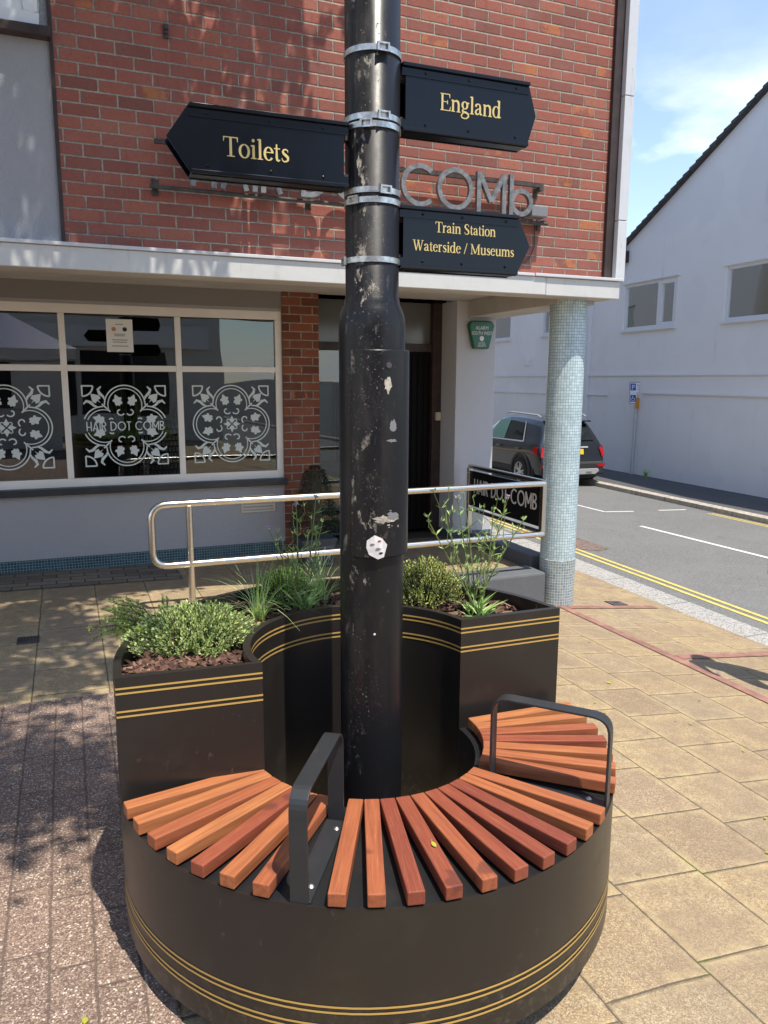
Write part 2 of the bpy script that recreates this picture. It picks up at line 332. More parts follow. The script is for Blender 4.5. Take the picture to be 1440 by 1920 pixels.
MAT = dict(
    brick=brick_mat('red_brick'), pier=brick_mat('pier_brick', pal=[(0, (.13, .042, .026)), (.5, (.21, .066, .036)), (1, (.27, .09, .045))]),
    slab=slab_mat('sandy_paving'), block=block_mat('red_aggregate_block'), asphalt=asphalt_mat('asphalt'), asphalt_far=asphalt_mat('pavement_asphalt', (.085, .085, .09)),
    band=plain('red_band_setts', (.30, .15, .115), .85, nscale=8, namp=.3, bump=.4, bscale=90),
    granite=None, yellow=plain('yellow_paint', (.66, .50, .13), .7, nscale=30, namp=.2), white_line=plain('white_line_paint', (.72, .72, .70), .7, nscale=30, namp=.15),
    grey_render=render_mat('grey_textured_render', (.37, .37, .385), .85, 120, .008, (.34, .34, .36), .3),
    grey_lower=render_mat('grey_wall_render', (.40, .39, .395), .85, 95, .008, (.36, .35, .35), .3),
    grey_dark=render_mat('grey_brown_render', (.25, .235, .225), .7, 60, .009, (.2, .19, .18), .2),
    grey_smooth=render_mat('grey_painted_concrete', (.52, .52, .55), .15, 30, .006, (.5, .5, .52), .25),
    soffit=plain('soffit_paint', (.50, .48, .46), .8, nscale=2, namp=.12),
    fascia=stain_white('weathered_fascia', (.60, .60, .58)), strip=stain_white('corner_strip_paint', (.60, .61, .63)),
    brown=plain('brown_paint', (.045, .028, .024), .5, nscale=9, namp=.3), upvc=plain('white_frame', (.84, .80, .74), .35, nscale=3, namp=.05),
    upvc_cool=plain('white_plastic_frame', (.78, .79, .80), .35), sill=plain('dark_sill', (.035, .037, .042), .4, nscale=6, namp=.2),
    tile_blue=tile_mat('dark_teal_mosaic', .0235, (.03, .075, .095), (.05, .115, .135), (.30, .34, .34), gw=.0011),
    column=tile_mat('pale_blue_mosaic', .0238, (.42, .55, .59), (.60, .71, .74), (.13, .19, .22), 'cyl', .16, gw=.0013),
    column_low=tile_mat('grey_blue_mosaic', .0238, (.18, .24, .27), (.30, .37, .40), (.62, .62, .56), 'cyl', .16, gw=.0015),
    sheet=sheet_mat('bronze_black_steel', (.020, .0172, .0155), .34), deck=sheet_mat('deck_steel', (.013, .014, .015), .42),
    arm=sheet_mat('armrest_powder_coat', (.024, .026, .029), .4), gold=plain('gold_lining', (.52, .33, .09), .45), bark=None,
    wood=wood_mat(), pole=pole_mat(), sign=M('sign_gloss_black', (.004, .006, .011), .2, 0, .32).m, gold_text=plain('gold_lettering', (.66, .52, .20), .45),
    steel=plain('brushed_steel', (.66, .63, .58), .26, 1.), band_steel=plain('clamp_steel', (.60, .59, .56), .38, 1., nscale=60, namp=.3),
    galv=plain('weathered_zinc_letters', (.22, .22, .22), .6, .6, nscale=25, namp=.3), rust=plain('rusty_dark_steel', (.06, .05, .045), .7, nscale=20, namp=.4),
    glass=glass_mat('window_glass', ior=1.95), glass_far=glass_mat('far_window_glass', (.86, .88, .88), ior=1.4), car_glass=glass_mat('car_glass', (.25, .32, .33)),
    decal=plain('frosted_film', (.62, .68, .66), .6), black=plain('black_gloss_panel', (.012, .012, .013), .25), panel_text=plain('pale_lettering', (.62, .60, .56), .5),
    green=plain('alarm_green', (.008, .115, .06), .3), white=plain('white_paint', (.8, .8, .8), .5), paper=plain('paper', (.78, .78, .76), .8),
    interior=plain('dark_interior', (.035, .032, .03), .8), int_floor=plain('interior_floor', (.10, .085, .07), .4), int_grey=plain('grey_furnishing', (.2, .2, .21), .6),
    door=M('dark_door', (.006, .005, .005), .6, 0, .12).m, concrete=render_mat('dark_grey_concrete', (.12, .125, .135), .3, 40, .006, (.2, .2, .2), .3),
    soil=plain('soil', (.025, .016, .012), .95, bump=.8, bscale=30, bdist=.02), lead=plain('lead_grey_pot', (.055, .06, .07), .5, nscale=12, namp=.3),
    white_wall=white_wall_mat(), roof=plain('slate_roof', (.06, .06, .065), .8, nscale=9, namp=.4), curtain=plain('net_curtain', (.74, .58, .36), .9),
    car=None, tyre=plain('tyre_rubber', (.015, .015, .015), .8), alloy=plain('alloy', (.62, .62, .63), .3, .9), cladding=plain('grey_cladding', (.028, .028, .03), .6),
    silver=plain('silver_trim', (.6, .6, .6), .35, .5), tail_red=plain('tail_lamp_red', (.45, .01, .015), .15), plate=plain('plate_yellow', (.78, .52, .02), .4), ink=plain('black_ink', (.01, .01, .01), .5),
    blue=plain('sign_blue', (.02, .08, .42), .4), orange=plain('orange_tag', (.62, .27, .03), .5), metal_grey=plain('grey_post', (.55, .55, .56), .5, .0),
    iron=plain('cast_iron', (.085, .07, .072), .6, nscale=30, namp=.3, bump=.5, bscale=120), red=plain('red_print', (.5, .03, .04), .5), tan=plain('tan_print', (.5, .25, .12), .5),
    sticker=plain('torn_sticker', (.74, .72, .70), .6, nscale=40, namp=.2), residue=plain('sticker_residue', (.42, .38, .31), .8, nscale=60, namp=.4), beige=plain('beige_plastic', (.6, .54, .42), .5),
    lcar=leaf_mat('hebe_leaf', [(0, (0.226, 0.330, 0.106)), (.4, (0.466, 0.586, 0.210)), (.8, (0.690, 0.796, 0.330)), (1, (0.800, 0.800, 0.360))]),
    lyel=leaf_mat('box_leaf', [(0, (0.253, 0.329, 0.063)), (.4, (0.506, 0.569, 0.140)), (.8, (0.734, 0.759, 0.278)), (1, (0.800, 0.800, 0.430))]),
    lgrn=leaf_mat('fresh_green_leaf', [(0, (0.160, 0.340, 0.040)), (.5, (0.360, 0.640, 0.080)), (1, (0.640, 0.800, 0.160))]),
    lfir=leaf_mat('conifer_leaf', [(0, (0.182, 0.273, 0.055)), (.5, (0.382, 0.510, 0.127)), (1, (0.655, 0.728, 0.237))]),
    lgrass=leaf_mat('grass_blade', [(0, (0.259, 0.421, 0.097)), (.6, (0.486, 0.664, 0.211)), (1, (0.800, 0.800, 0.486))]),
    lverb=leaf_mat('verbena_leaf', [(0, (0.224, 0.389, 0.105)), (.6, (0.404, 0.598, 0.194)), (1, (0.688, 0.800, 0.359))]),
    ltop=leaf_mat('topiary_leaf', [(0, (.008, .02, .012)), (.6, (.02, .042, .024)), (1, (.05, .085, .05))], trans=.1),
    ltree=leaf_mat('tree_leaf', [(0, (.04, .09, .02)), (.5, (.07, .14, .03)), (1, (.12, .2, .05))]), bark_tree=plain('tree_bark', (.10, .08, .06), .9, nscale=12, namp=.4, bump=.7, bscale=20, bdist=.02),
    stem=plain('green_stem', (.16, .20, .06), .6), stem_dark=plain('dark_stem', (.07, .06, .035), .7), purple=plain('purple_flower', (.36, .22, .42), .6),
    fall=leaf_mat('fallen_leaf', [(0, (.40, .42, .03)), (.5, (.48, .48, .06)), (1, (.30, .40, .04))]), moss=plain('moss', (.13, .11, .02), .95, bump=.8, bscale=90),
    opp_wall=render_mat('pale_shop_render', (.72, .68, .62), .2, 20), opp_blue=plain('blue_shop_fascia', (.02, .04, .22), .4), opp_dark=plain('dark_shop_glass', (.02, .022, .025), .2),
    skin=plain('skin', (.48, .27, .19), .55), cloth=plain('dark_blue_cloth', (.03, .04, .08), .85), shirt=plain('grey_cloth', (.22, .22, .24), .85), hair=plain('brown_hair', (.05, .03, .02), .7),
)
def _granite():
    m = M('granite_kerb', rough=.85)
    v = m.n('ShaderNodeSeparateXYZ'); m.link(m.voro(110, out='Color'), v.inputs[0]); a = V(m.nt, v.outputs[0])
    c = m.mix(a, (.27, .255, .235), (.47, .445, .41)); c = m.mix(a.lt(.25)*.8, c, (.16, .15, .15))
    x, y, z = m.xyz(); fy = ((y + 20.3)/.95).fract(); j = (fy.min(fy.inv())*.95).lt(.006)
    m.color(m.mix(j, c, (.12, .11, .10))); m.bump(a, .3, .004); return m.m
MAT['granite'] = _granite()
def _kerb2():
    m = M('concrete_kerb', rough=.85)
    c = m.mix(m.noise(14, 5).step(.35, .7), (.34, .30, .25), (.50, .45, .38))
    x, y, z = m.xyz(); fy = ((y + 20.1)/.92).fract(); j = (fy.min(fy.inv())*.92).lt(.007)
    m.color(m.mix(j, c, (.10, .09, .08))); m.bump(m.noise(50, 3), .3, .004); return m.m
MAT['kerb'] = _kerb2()
def _car():
    m = M('grey_metallic_car_paint', (.026, .031, .040), .30, .5, .5, 1.0); return m.m
MAT['car'] = _car()
def _bark():
    m = M('bark_chips', rough=.9); g = m.n('ShaderNodeNewGeometry'); r = V(m.nt, g.outputs['Random Per Island'])
    c = m.ramp(r, [(0, (.035, .018, .013)), (.5, (.10, .045, .03)), (.85, (.17, .085, .055)), (1, (.30, .18, .12))])
    m.color(c); m.bump(m.noise(60, 4, stretch=(1, 1, 1)), .5, .004); return m.m
MAT['bark'] = _bark()

# ------------------------------------------------------------------ mesh helpers
class MB:
    def __init__(s): s.v = []; s.f = []; s.mi = []
    def quad(s, *p, mi=0):
        b = len(s.v); s.v += [Vector(q) for q in p]; s.f.append(tuple(range(b, b+len(p)))); s.mi.append(mi); return s
    def box(s, x0, x1, y0, y1, z0, z1, mi=0, T=None):
        c = [Vector((x, y, z)) for z in (z0, z1) for y in (y0, y1) for x in (x0, x1)]
        if T: c = [T @ q for q in c]
        b = len(s.v); s.v += c
        for f in ((0, 2, 3, 1), (4, 5, 7, 6), (0, 1, 5, 4), (2, 6, 7, 3), (0, 4, 6, 2), (1, 3, 7, 5)):
            s.f.append(tuple(b+i for i in f)); s.mi.append(mi)
        return s
    def prism(s, poly, o, U, Vv, N, d, mi=0):
        """extrude 2D polygon (u,v) placed at o with axes U,V, thickness d along N"""
        o, U, Vv, N = Vector(o), Vector(U), Vector(Vv), Vector(N)
        n = len(poly); b = len(s.v)
        A = [o + U*u + Vv*v for u, v in poly]
        s.v += A + [a + N*d for a in A]
        s.f.append(tuple(b+n+i for i in range(n))); s.mi.append(mi)
        s.f.append(tuple(b+n-1-i for i in range(n))); s.mi.append(mi)
        for i in range(n):
            j = (i+1) % n; s.f.append((b+i, b+j, b+n+j, b+n+i)); s.mi.append(mi)
        return s
    def tube(s, pts, rad, n=8, closed=False, cap=True, mi=0):
        pts = [Vector(p) for p in pts]; m = len(pts)
        rads = rad if isinstance(rad, (list, tuple)) else [rad]*m
        b = len(s.v); ref = None
        for i, p in enumerate(pts):
            if closed: t = pts[(i+1) % m] - pts[i-1]
            else: t = pts[min(i+1, m-1)] - pts[max(i-1, 0)]
            t.normalize()
            if ref is None:
                ref = Vector((0, 0, 1)) if abs(t.z) < .9 else Vector((1, 0, 0))
            a = (ref - t*ref.dot(t))
            if a.length < 1e-6: a = t.orthogonal()
            a.normalize(); ref = a; c = t.cross(a)
            for k in range(n):
                q = 2*math.pi*k/n; s.v.append(p + (a*math.cos(q) + c*math.sin(q))*rads[i])
        for i in range(m if closed else m-1):
            for k in range(n):
                i2 = (i+1) % m; k2 = (k+1) % n
                s.f.append((b+i*n+k, b+i*n+k2, b+i2*n+k2, b+i2*n+k)); s.mi.append(mi)
        if cap and not closed:
            s.f.append(tuple(b+n-1-k for k in range(n))); s.f.append(tuple(b+(m-1)*n+k for k in range(n))); s.mi += [mi, mi]
        return s
    def lathe(s, prof, c=(0, 0, 0), n=48, a0=0., a1=2*math.pi, mi=0):
        """profile [(r,z)] round the z axis"""
        full = abs(a1-a0-2*math.pi) < 1e-6; cnt = n if full else n+1; b = len(s.v); c = Vector(c)
        for k in range(cnt):
            a = a0 + (a1-a0)*k/n
            for r, z in prof: s.v.append(c + Vector((r*math.cos(a), r*math.sin(a), z)))
        m = len(prof)
        for k in range(n):
            k2 = (k+1) % cnt
            for i in range(m-1):
                s.f.append((b+k*m+i, b+k2*m+i, b+k2*m+i+1, b+k*m+i+1)); s.mi.append(mi)
        return s
    def arcbox(s, r0, r1, z0, z1, a0, a1, n=48, mi=0):
        """solid ring sector"""
        s.lathe([(r0, z0), (r1, z0), (r1, z1), (r0, z1), (r0, z0)], n=n, a0=a0, a1=a1, mi=mi)
        if abs(a1-a0) < 2*math.pi-1e-4:
            for a in (a0, a1):
                p = [Vector((r*math.cos(a), r*math.sin(a), z)) for r, z in ((r0, z0), (r1, z0), (r1, z1), (r0, z1))]
                s.quad(*p, mi=mi)
        return s
    def ico(s, c, r, sub=2, sc=(1, 1, 1), mi=0):
        bm = bmesh.new(); bmesh.ops.create_icosphere(bm, subdivisions=sub, radius=r)
        b = len(s.v); s.v += [Vector((q.co.x*sc[0], q.co.y*sc[1], q.co.z*sc[2])) + Vector(c) for q in bm.verts]
        for f in bm.faces: s.f.append(tuple(b+q.index for q in f.verts)); s.mi.append(mi)
        bm.free(); return s
    def merge(s, o):
        b = len(s.v); s.v += o.v; s.f += [tuple(b+i for i in f) for f in o.f]; s.mi += o.mi; return s
    def moved(s, T):
        s.v = [T @ q for q in s.v]; return s
    def build(s, name, mat, parent=None, smooth=False, bevel=0., weld=False, angle=40, loc=None):
        off = Vector((0, 0, 0))
        if parent is not None and parent.get('wl') is not None: off = Vector(parent['wl'])
        if loc is not None: off = Vector(loc)
        me = bpy.data.meshes.new(name); me.from_pydata([tuple(q-off) for q in s.v], [], s.f)
        mats = mat if isinstance(mat, (list, tuple)) else [mat]
        for q in mats: me.materials.append(MAT[q] if isinstance(q, str) else q)
        me.polygons.foreach_set('material_index', s.mi)
        if weld or bevel:
            bm = bmesh.new(); bm.from_mesh(me); bmesh.ops.remove_doubles(bm, verts=bm.verts, dist=1e-5)
            bmesh.ops.recalc_face_normals(bm, faces=bm.faces); bm.to_mesh(me); bm.free()
        if smooth:
            me.polygons.foreach_set('use_smooth', [True]*len(me.polygons)); me.set_sharp_from_angle(angle=R(angle))
        me.update()
        o = bpy.data.objects.new(name, me); COL.objects.link(o)
        if bevel:
            b = o.modifiers.new('bevel', 'BEVEL'); b.width = bevel; b.segments = 2; b.limit_method = 'ANGLE'; b.angle_limit = R(35)
        if parent is not None: o.parent = parent
        if loc is not None and parent is None: o.location = loc
        return o

def thing(name, label, cat, loc=(0, 0, 0), group=None):
    o = bpy.data.objects.new(name, None); COL.objects.link(o); o.location = loc; o.empty_display_size = .1
    o['label'] = label; o['category'] = cat; o['wl'] = tuple(loc)
    if group: o['group'] = group
    return o
def tag(o, label, cat, group=None, kind=None):
    if label: o['label'] = label
    if cat: o['category'] = cat
    if group: o['group'] = group
    if kind: o['kind'] = kind
    return o
def struct(o): o['kind'] = 'structure'; return o

def text_mesh(txt, size, o, U, Vv, N, d=.001, align='CENTER', font_scale_x=1.):
    """text with the built-in font, as MB polygons"""
    cu = bpy.data.curves.new('t', 'FONT'); cu.body = txt; cu.size = size; cu.align_x = align; cu.fill_mode = 'FRONT'; cu.resolution_u = 3
    ob = bpy.data.objects.new('t', cu); dg = bpy.context.evaluated_depsgraph_get(); me = bpy.data.meshes.new_from_object(ob, depsgraph=dg)
    mb = MB(); o, U, Vv, N = Vector(o), Vector(U), Vector(Vv), Vector(N)
    mb.v = [o + U*(q.co.x*font_scale_x) + Vv*q.co.y + N*d for q in me.vertices]
    mb.f = [tuple(p.vertices) for p in me.polygons]; mb.mi = [0]*len(mb.f)
    bpy.data.objects.remove(ob); bpy.data.curves.remove(cu); bpy.data.meshes.remove(me)
    return mb

# ---- stroke lettering -------------------------------------------------
def arc(cx, cy, rx, ry, a0, a1, n=14):
    return [(cx + rx*math.cos(R(a0 + (a1-a0)*i/n)), cy + ry*math.sin(R(a0 + (a1-a0)*i/n))) for i in range(n+1)]
def brush(pts, w):
    """polygon of a stroke with widths w (number or list)"""
    n = len(pts); ws = w if isinstance(w, (list, tuple)) else [w]*n
    Lp, Rp = [], []
    for i, (x, y) in enumerate(pts):
        x0, y0 = pts[max(i-1, 0)]; x1, y1 = pts[min(i+1, n-1)]
        dx, dy = x1-x0, y1-y0; l = math.hypot(dx, dy) or 1; nx, ny = -dy/l, dx/l
        k = 1.
        if 0 < i < n-1:
            ax, ay = x-x0, y-y0; la = math.hypot(ax, ay) or 1; k = 1/max(.55, abs((-ay/la)*nx + (ax/la)*ny))
        h = ws[i]/2*k; Lp.append((x+nx*h, y+ny*h)); Rp.append((x-nx*h, y-ny*h))
    return Lp, Rp
def stroke_quads(mb, Lp, Rp, o, U, Vv, N, d0, d):
    o, U, Vv, N = Vector(o), Vector(U), Vector(Vv), Vector(N)
    n = len(Lp); b = len(mb.v)
    for q in (d0, d0+d):
        mb.v += [o + U*x + Vv*y + N*q for x, y in Lp] + [o + U*x + Vv*y + N*q for x, y in Rp]
    Lb, Rb, Lt, Rt = b, b+n, b+2*n, b+3*n
    for i in range(n-1):
        mb.f += [(Lt+i, Rt+i, Rt+i+1, Lt+i+1), (Lb+i+1, Rb+i+1, Rb+i, Lb+i), (Lb+i, Lt+i, Lt+i+1, Lb+i+1), (Rb+i+1, Rt+i+1, Rt+i, Rb+i)]; mb.mi += [0]*4
    mb.f += [(Lb, Rb, Rt, Lt), (Lb+n-1, Lt+n-1, Rt+n-1, Rb+n-1)]; mb.mi += [0]*2
def strokes(mb, glyphs, o, U, Vv, N, size, d, d0=0., sx=1.):
    k = 0
    for x0, sts in glyphs:
        for pts, w in sts:
            Lp, Rp = brush([((x0+x)*size*sx, y*size) for x, y in pts], [q*size for q in w] if isinstance(w, (list, tuple)) else w*size)
            stroke_quads(mb, Lp, Rp, o, U, Vv, N, d0, d + (k % 5)*min(d*.12, .0004)); k += 1
    return mb
DW = .115
def deco(ch):
    w = DW; e = w/2
    g = {
        'H': (.62, [([(e, 0), (e, 1)], w), ([(.62-e, 0), (.62-e, 1)], w), ([(e, .42), (.62-e, .42)], w)]),
        'A': (.70, [([(.05, 0), (.35, .97)], w), ([(.65, 0), (.35, .97)], w), ([(.14, .25), (.56, .25)], w*.9)]),
        'I': (w, [([(e, 0), (e, 1)], w)]),
        'R': (.56, [([(e, 0), (e, 1)], w), ([(e, 1-e)] + arc(.27, .73, .24, .27-e, 90, -90, 12) + [(e, .46+e)], w), ([(.25, .5), (.50, 0)], w)]),
        'D': (.74, [([(e, 0), (e, 1)], w), ([(e, 1-e)] + arc(.24, .5, .5-e, .5-e, 90, -90, 18) + [(e, e)], w)]),
        'O': (1., [(arc(.5, .5, .5-e, .5-e, 0, 360, 30), w)]),
        'T': (.54, [([(0, 1-e), (.54, 1-e)], w), ([(.27, 0), (.27, 1-e)], w)]),
        'C': (.86, [(arc(.5, .5, .5-e, .5-e, 48, 312, 24), w)]),
        'M': (.84, [([(e, 0), (e, .98)], w), ([(.84-e, 0), (.84-e, .98)], w), ([(e, .96), (.42, .28)], w), ([(.84-e, .96), (.42, .28)], w)]),
        'B': (.56, [([(e, 0), (e, 1)], w), ([(e, 1-e)] + arc(.27, .745, .2, .255-e, 90, -90, 10) + [(e, .49+e)], w), ([(e, .51-e)] + arc(.28, .265, .24, .265-e, 90, -90, 12) + [(e, e)], w)]),
        'b': (.72, [([(e, .02), (e, 1)], w), (arc(.36, .34, .34-e, .34-e, 0, 360, 24), w)]),
        ' ': (.28, []),
    }
    return g[ch]
def deco_line(txt, gap=.11):
    x = 0; out = []
    for ch in txt:
        wd, st = deco(ch); out.append((x, st)); x += wd + gap
    return out, x-gap
SW, TW = .088, .032
def serif_glyph(ch):
    S_, t = SW, TW
    foot = lambda x, y=.018, h=.16: ([(x-h, y), (x+h, y)], t)
    stem = lambda x, a, b: ([(x, a), (x, b)], S_)
    def bowl(cx, cy, rx, ry, a0=0, a1=360, n=26):
        p = arc(cx, cy, rx-S_/2, ry-t/2, a0, a1, n)
        w = [t + (S_-t)*abs(math.cos(R(a0 + (a1-a0)*i/n)))**1.3 for i in range(n+1)]
        return (p, w)
    X = .46
    g = {
        'T': (.62, [([(.03, .645), (.59, .645)], t*1.1), stem(.31, 0, .65), foot(.31), ([(.035, .655), (.02, .5)], [.05, .02]), ([(.585, .655), (.60, .5)], [.05, .02])]),
        'o': (.48, [bowl(.24, X/2, .23, X/2+.008)]),
        'i': (.26, [stem(.13, 0, X), foot(.13, h=.115), ([(.02, X-.035), (.13, X-.01)], t*1.4), (arc(.125, .615, .03, .03, 0, 360, 12), .055)]),
        'l': (.26, [stem(.13, 0, .69), foot(.13, h=.115), ([(.02, .655), (.13, .68)], t*1.4)]),
        'e': (.43, [bowl(.22, X/2, .21, X/2+.006, 8, 325, 24), ([(.06, .275), (.41, .275)], t)]),
        't': (.29, [([(.12, .58), (.12, .13), (.14, .05), (.19, .025), (.27, .06)], [.05, S_*.95, S_*.9, .06, .02]), ([(.01, .435), (.27, .435)], t*1.1)]),
        's': (.36, [([(.30, .34), (.285, .41), (.21, .44), (.12, .42), (.08, .355), (.12, .29), (.22, .23), (.30, .17), (.30, .08), (.23, .03), (.13, .02), (.06, .06), (.04, .14)], [.02, .035, .045, .05, .07, .09, .1, .09, .07, .05, .045, .035, .02])]),
        'E': (.60, [stem(.14, 0, .66), ([(.03, .645), (.53, .645)], t), ([(.03, .018), (.56, .018)], t), ([(.14, .345), (.42, .345)], t), ([(.525, .655), (.54, .50)], [.05, .02]), ([(.55, .01), (.585, .17)], [.05, .02]), ([(.42, .42), (.42, .26)], [.02, .04])]),
        'n': (.53, [stem(.11, 0, X), stem(.42, 0, .33), foot(.11, h=.11), foot(.42, h=.11), ([(.02, X-.03), (.11, X-.01)], t*1.4), ([(.13, .34), (.2, .42), (.3, .44), (.38, .41), (.42, .31)], [t, .05, .07, .09, S_])]),
        'g': (.48, [bowl(.22, .31, .18, .155), ([(.16, .17), (.08, .10), (.1, .055), (.3, .035), (.42, -.02), (.43, -.11), (.33, -.19), (.2, -.205), (.07, -.18), (.03, -.10), (.10, -.02), (.18, .03)], [t, .05, .06, .075, .07, .06, .045, .04, .045, .05, .045, .035]), ([(.33, .40), (.46, .415)], .055)]),
        'a': (.45, [([(.07, .32), (.08, .39), (.14, .43), (.22, .44), (.29, .40), (.31, .32), (.31, .10), (.34, .04), (.43, .05)], [.08, .08, .05, .04, .06, S_*.95, S_*.95, .07, .03]), ([(.31, .28), (.18, .235), (.09, .18), (.065, .11), (.1, .045), (.18, .03), (.31, .10)], [t, .045, .06, .085, .07, .05, t])]),
        'd': (.51, [bowl(.22, X/2, .21, X/2+.006, 40, 320, 24), stem(.38, .0, .69), ([(.27, .655), (.38, .68)], t*1.4), ([(.38, .018), (.50, .045)], t*1.2)]),
        'r': (.36, [stem(.11, 0, X), foot(.11, h=.11), ([(.02, X-.03), (.11, X-.01)], t*1.4), ([(.13, .33), (.19, .41), (.26, .43), (.32, .405)], [t, .05, .08, .09])]),
        'S': (.54, [([(.43, .49), (.40, .60), (.31, .65), (.19, .635), (.11, .56), (.11, .47), (.18, .39), (.32, .31), (.43, .23), (.44, .11), (.36, .035), (.23, .01), (.12, .045), (.06, .17)], [.02, .035, .04, .05, .075, .095, .105, .11, .105, .08, .055, .04, .035, .02])]),
        'W': (.94, [([(.12, .645), (.31, .0)], S_*.95), ([(.31, .02), (.48, .645)], t*1.3), ([(.46, .645), (.64, .0)], S_*.95), ([(.64, .02), (.83, .645)], t*1.3), ([(.0, .645), (.24, .645)], t), ([(.37, .645), (.58, .645)], t), ([(.73, .645), (.94, .645)], t)]),
        'M': (.88, [([(.13, .0), (.13, .645)], t*1.3), ([(.13, .645), (.44, .05)], S_*.95), ([(.44, .05), (.72, .645)], t*1.3), stem(.74, 0, .65), foot(.13, h=.11), foot(.74, h=.13), ([(.02, .645), (.15, .645)], t), ([(.72, .645), (.86, .645)], t)]),
        'u': (.53, [stem(.11, .1, X), stem(.41, 0, X), ([(.02, X-.03), (.11, X-.01)], t*1.4), ([(.31, X-.03), (.41, X-.01)], t*1.4), ([(.11, .12), (.15, .04), (.23, .015), (.32, .05), (.39, .11)], [S_, .09, .06, .04, t]), ([(.41, .018), (.52, .045)], t*1.2)]),
        'm': (.80, [stem(.11, 0, X), stem(.40, 0, .33), stem(.69, 0, .33), foot(.11, h=.1), foot(.40, h=.1), foot(.69, h=.1), ([(.02, X-.03), (.11, X-.01)], t*1.4), ([(.13, .34), (.2, .42), (.29, .44), (.36, .41), (.40, .31)], [t, .05, .07, .09, S_]), ([(.42, .34), (.49, .42), (.58, .44), (.65, .41), (.69, .31)], [t, .05, .07, .09, S_])]),
        '/': (.30, [([(.02, -.02), (.28, .68)], t*1.4)]),
        ' ': (.24, []),
    }
    return g[ch]
def serif_line(txt, gap=.015):
    x = 0; out = []
    for ch in txt:
        w, st = serif_glyph(ch); out.append((x, st)); x += w + gap
    return out, x-gap

# ------------------------------------------------------------------ ground heights
def sm(a, b, x):
    t = min(1, max(0, (x-a)/(b-a))); return t*t*(3-2*t)
def gz(x, y):
    z = -.11*(x-1.0) if x > 1.2 else -.02*(x-1.0) - .018 if x < .8 else None
    if z is None:
        t = (x-.8)/.4; z = -.014*(1-t)**2 + 2*t*(1-t)*-.018 + t*t*-.022
    return max(z, -.46)
K = .05                                    # the street runs at 1:20 to the facade normal
kx = lambda y: 4.74 + K*y                  # inner edge of near kerb
def roadz(x, y): return -.595 - .041*(x - kx(y) - .32)
def sheet(name, xs, ys, hf, mat, xf=None, dz=0.):
    mb = MB(); nx, ny = len(xs), len(ys)
    for y in ys:
        for x in xs:
            X = xf(x, y) if xf else x
            mb.v.append(Vector((X, y, hf(X, y)+dz)))
    for j in range(ny-1):
        for i in range(nx-1):
            mb.f.append((j*nx+i, j*nx+i+1, (j+1)*nx+i+1, (j+1)*nx+i)); mb.mi.append(0)
    return struct(mb.build(name, mat, smooth=True))
def lin(a, b, n): return [a + (b-a)*i/n for i in range(n+1)]
YS = lin(-60, -6, 12)[:-1] + lin(-6, 10, 40)[:-1] + lin(10, 90, 16)
# far ground to the horizon
struct(MB().quad((-900, -900, -1.6), (900, -900, -1.6), (900, 900, -1.6), (-900, 900, -1.6)).build('ground', 'asphalt_far'))
sheet('pavement', [-70, -40, -20, -8, -3, -1.2, -.6] + lin(0, 1, 10), YS, gz, 'slab', lambda x, y: x if x < 0 and x > -100 and x != 0 else (x*(kx(y))))
kmb = MB()
for a, b in zip(YS[:-1], YS[1:]):
    p = [(kx(a), a), (kx(a)+.32, a), (kx(b)+.32, b), (kx(b), b)]
    zt = -.452
    kmb.quad(*[(x, y, zt) for x, y in p]); kmb.quad((p[1][0], a, zt), (p[1][0], a, -.72), (p[2][0], b, -.72), (p[2][0], b, zt)); kmb.quad((p[0][0], a, zt-.2), (p[0][0], a, zt), (p[3][0], b, zt), (p[3][0], b, zt-.2))
struct(kmb.build('kerb', 'granite', weld=True))
sheet('road', lin(0, 1, 6), YS, lambda x, y: roadz(x, y), 'asphalt', lambda x, y: kx(y)+.30 + x*5.75)
fk = lambda y: 10.60 + K*y                 # far kerb face
fmb = MB()
for a, b in zip(YS[:-1], YS[1:]):
    A0, B0 = fk(a), fk(b)
    fmb.quad((A0, a, -.735), (A0, a, -.9), (B0, b, -.9), (B0, b, -.735)); fmb.quad((A0, a, -.735), (B0, b, -.735), (B0+.15, b, -.715), (A0+.15, a, -.715))
struct(fmb.build('kerb_far', 'kerb', weld=True))
sheet('pavement_far', lin(0, 1, 3), YS, lambda x, y: -.716, 'asphalt_far', lambda x, y: fk(y)+.15 + x*2.2)
sheet('red_block_paving', lin(-7, -.6, 4)[:-1] + lin(-.6, .175, 4), lin(-7, 3.98, 16), gz, 'block', dz=.005)
# red setts framing the paving
bm_ = MB()
def band(p, q, w):
    p, q = Vector(p), Vector(q); d = (q-p).normalized(); n = Vector((-d.y, d.x))*w/2
    for i in range(8):
        a = p + (q-p)*i/8; b = p + (q-p)*(i+1)/8
        bm_.quad(*[(c.x, c.y, gz(c.x, c.y)+.006) for c in (a-n, b-n, b+n, a+n)])
band((3.83, -3), (3.83, 5.28), .085); band((3.88, 5.24), (4.83, 5.24), .085); band((3.88, 3.95), (4.85, 3.95), .085); band((.175, 3.74), (-7, 3.74), .085) if False else None
struct(bm_.build('paving_band', 'band'))
# strip of darker setts along the foot of the wall
smb = MB()
for i in range(8):
    x0, x1 = -6+i*.95, -6+(i+1)*.95
    if x1 > 1.75: x1 = 1.75
    smb.quad((x0, 6.25, gz(x0, 6)+.006), (x1, 6.25, gz(x1, 6)+.006), (x1, 6.86, gz(x1, 6)+.006), (x0, 6.86, gz(x0, 6)+.006))
struct(smb.build('sett_strip', sett_mat()))
# raised entrance platform
struct(MB().box(1.25, 3.72, 5.60, 7.2, -.5, -.045).build('entrance_platform', 'slab', bevel=.006))
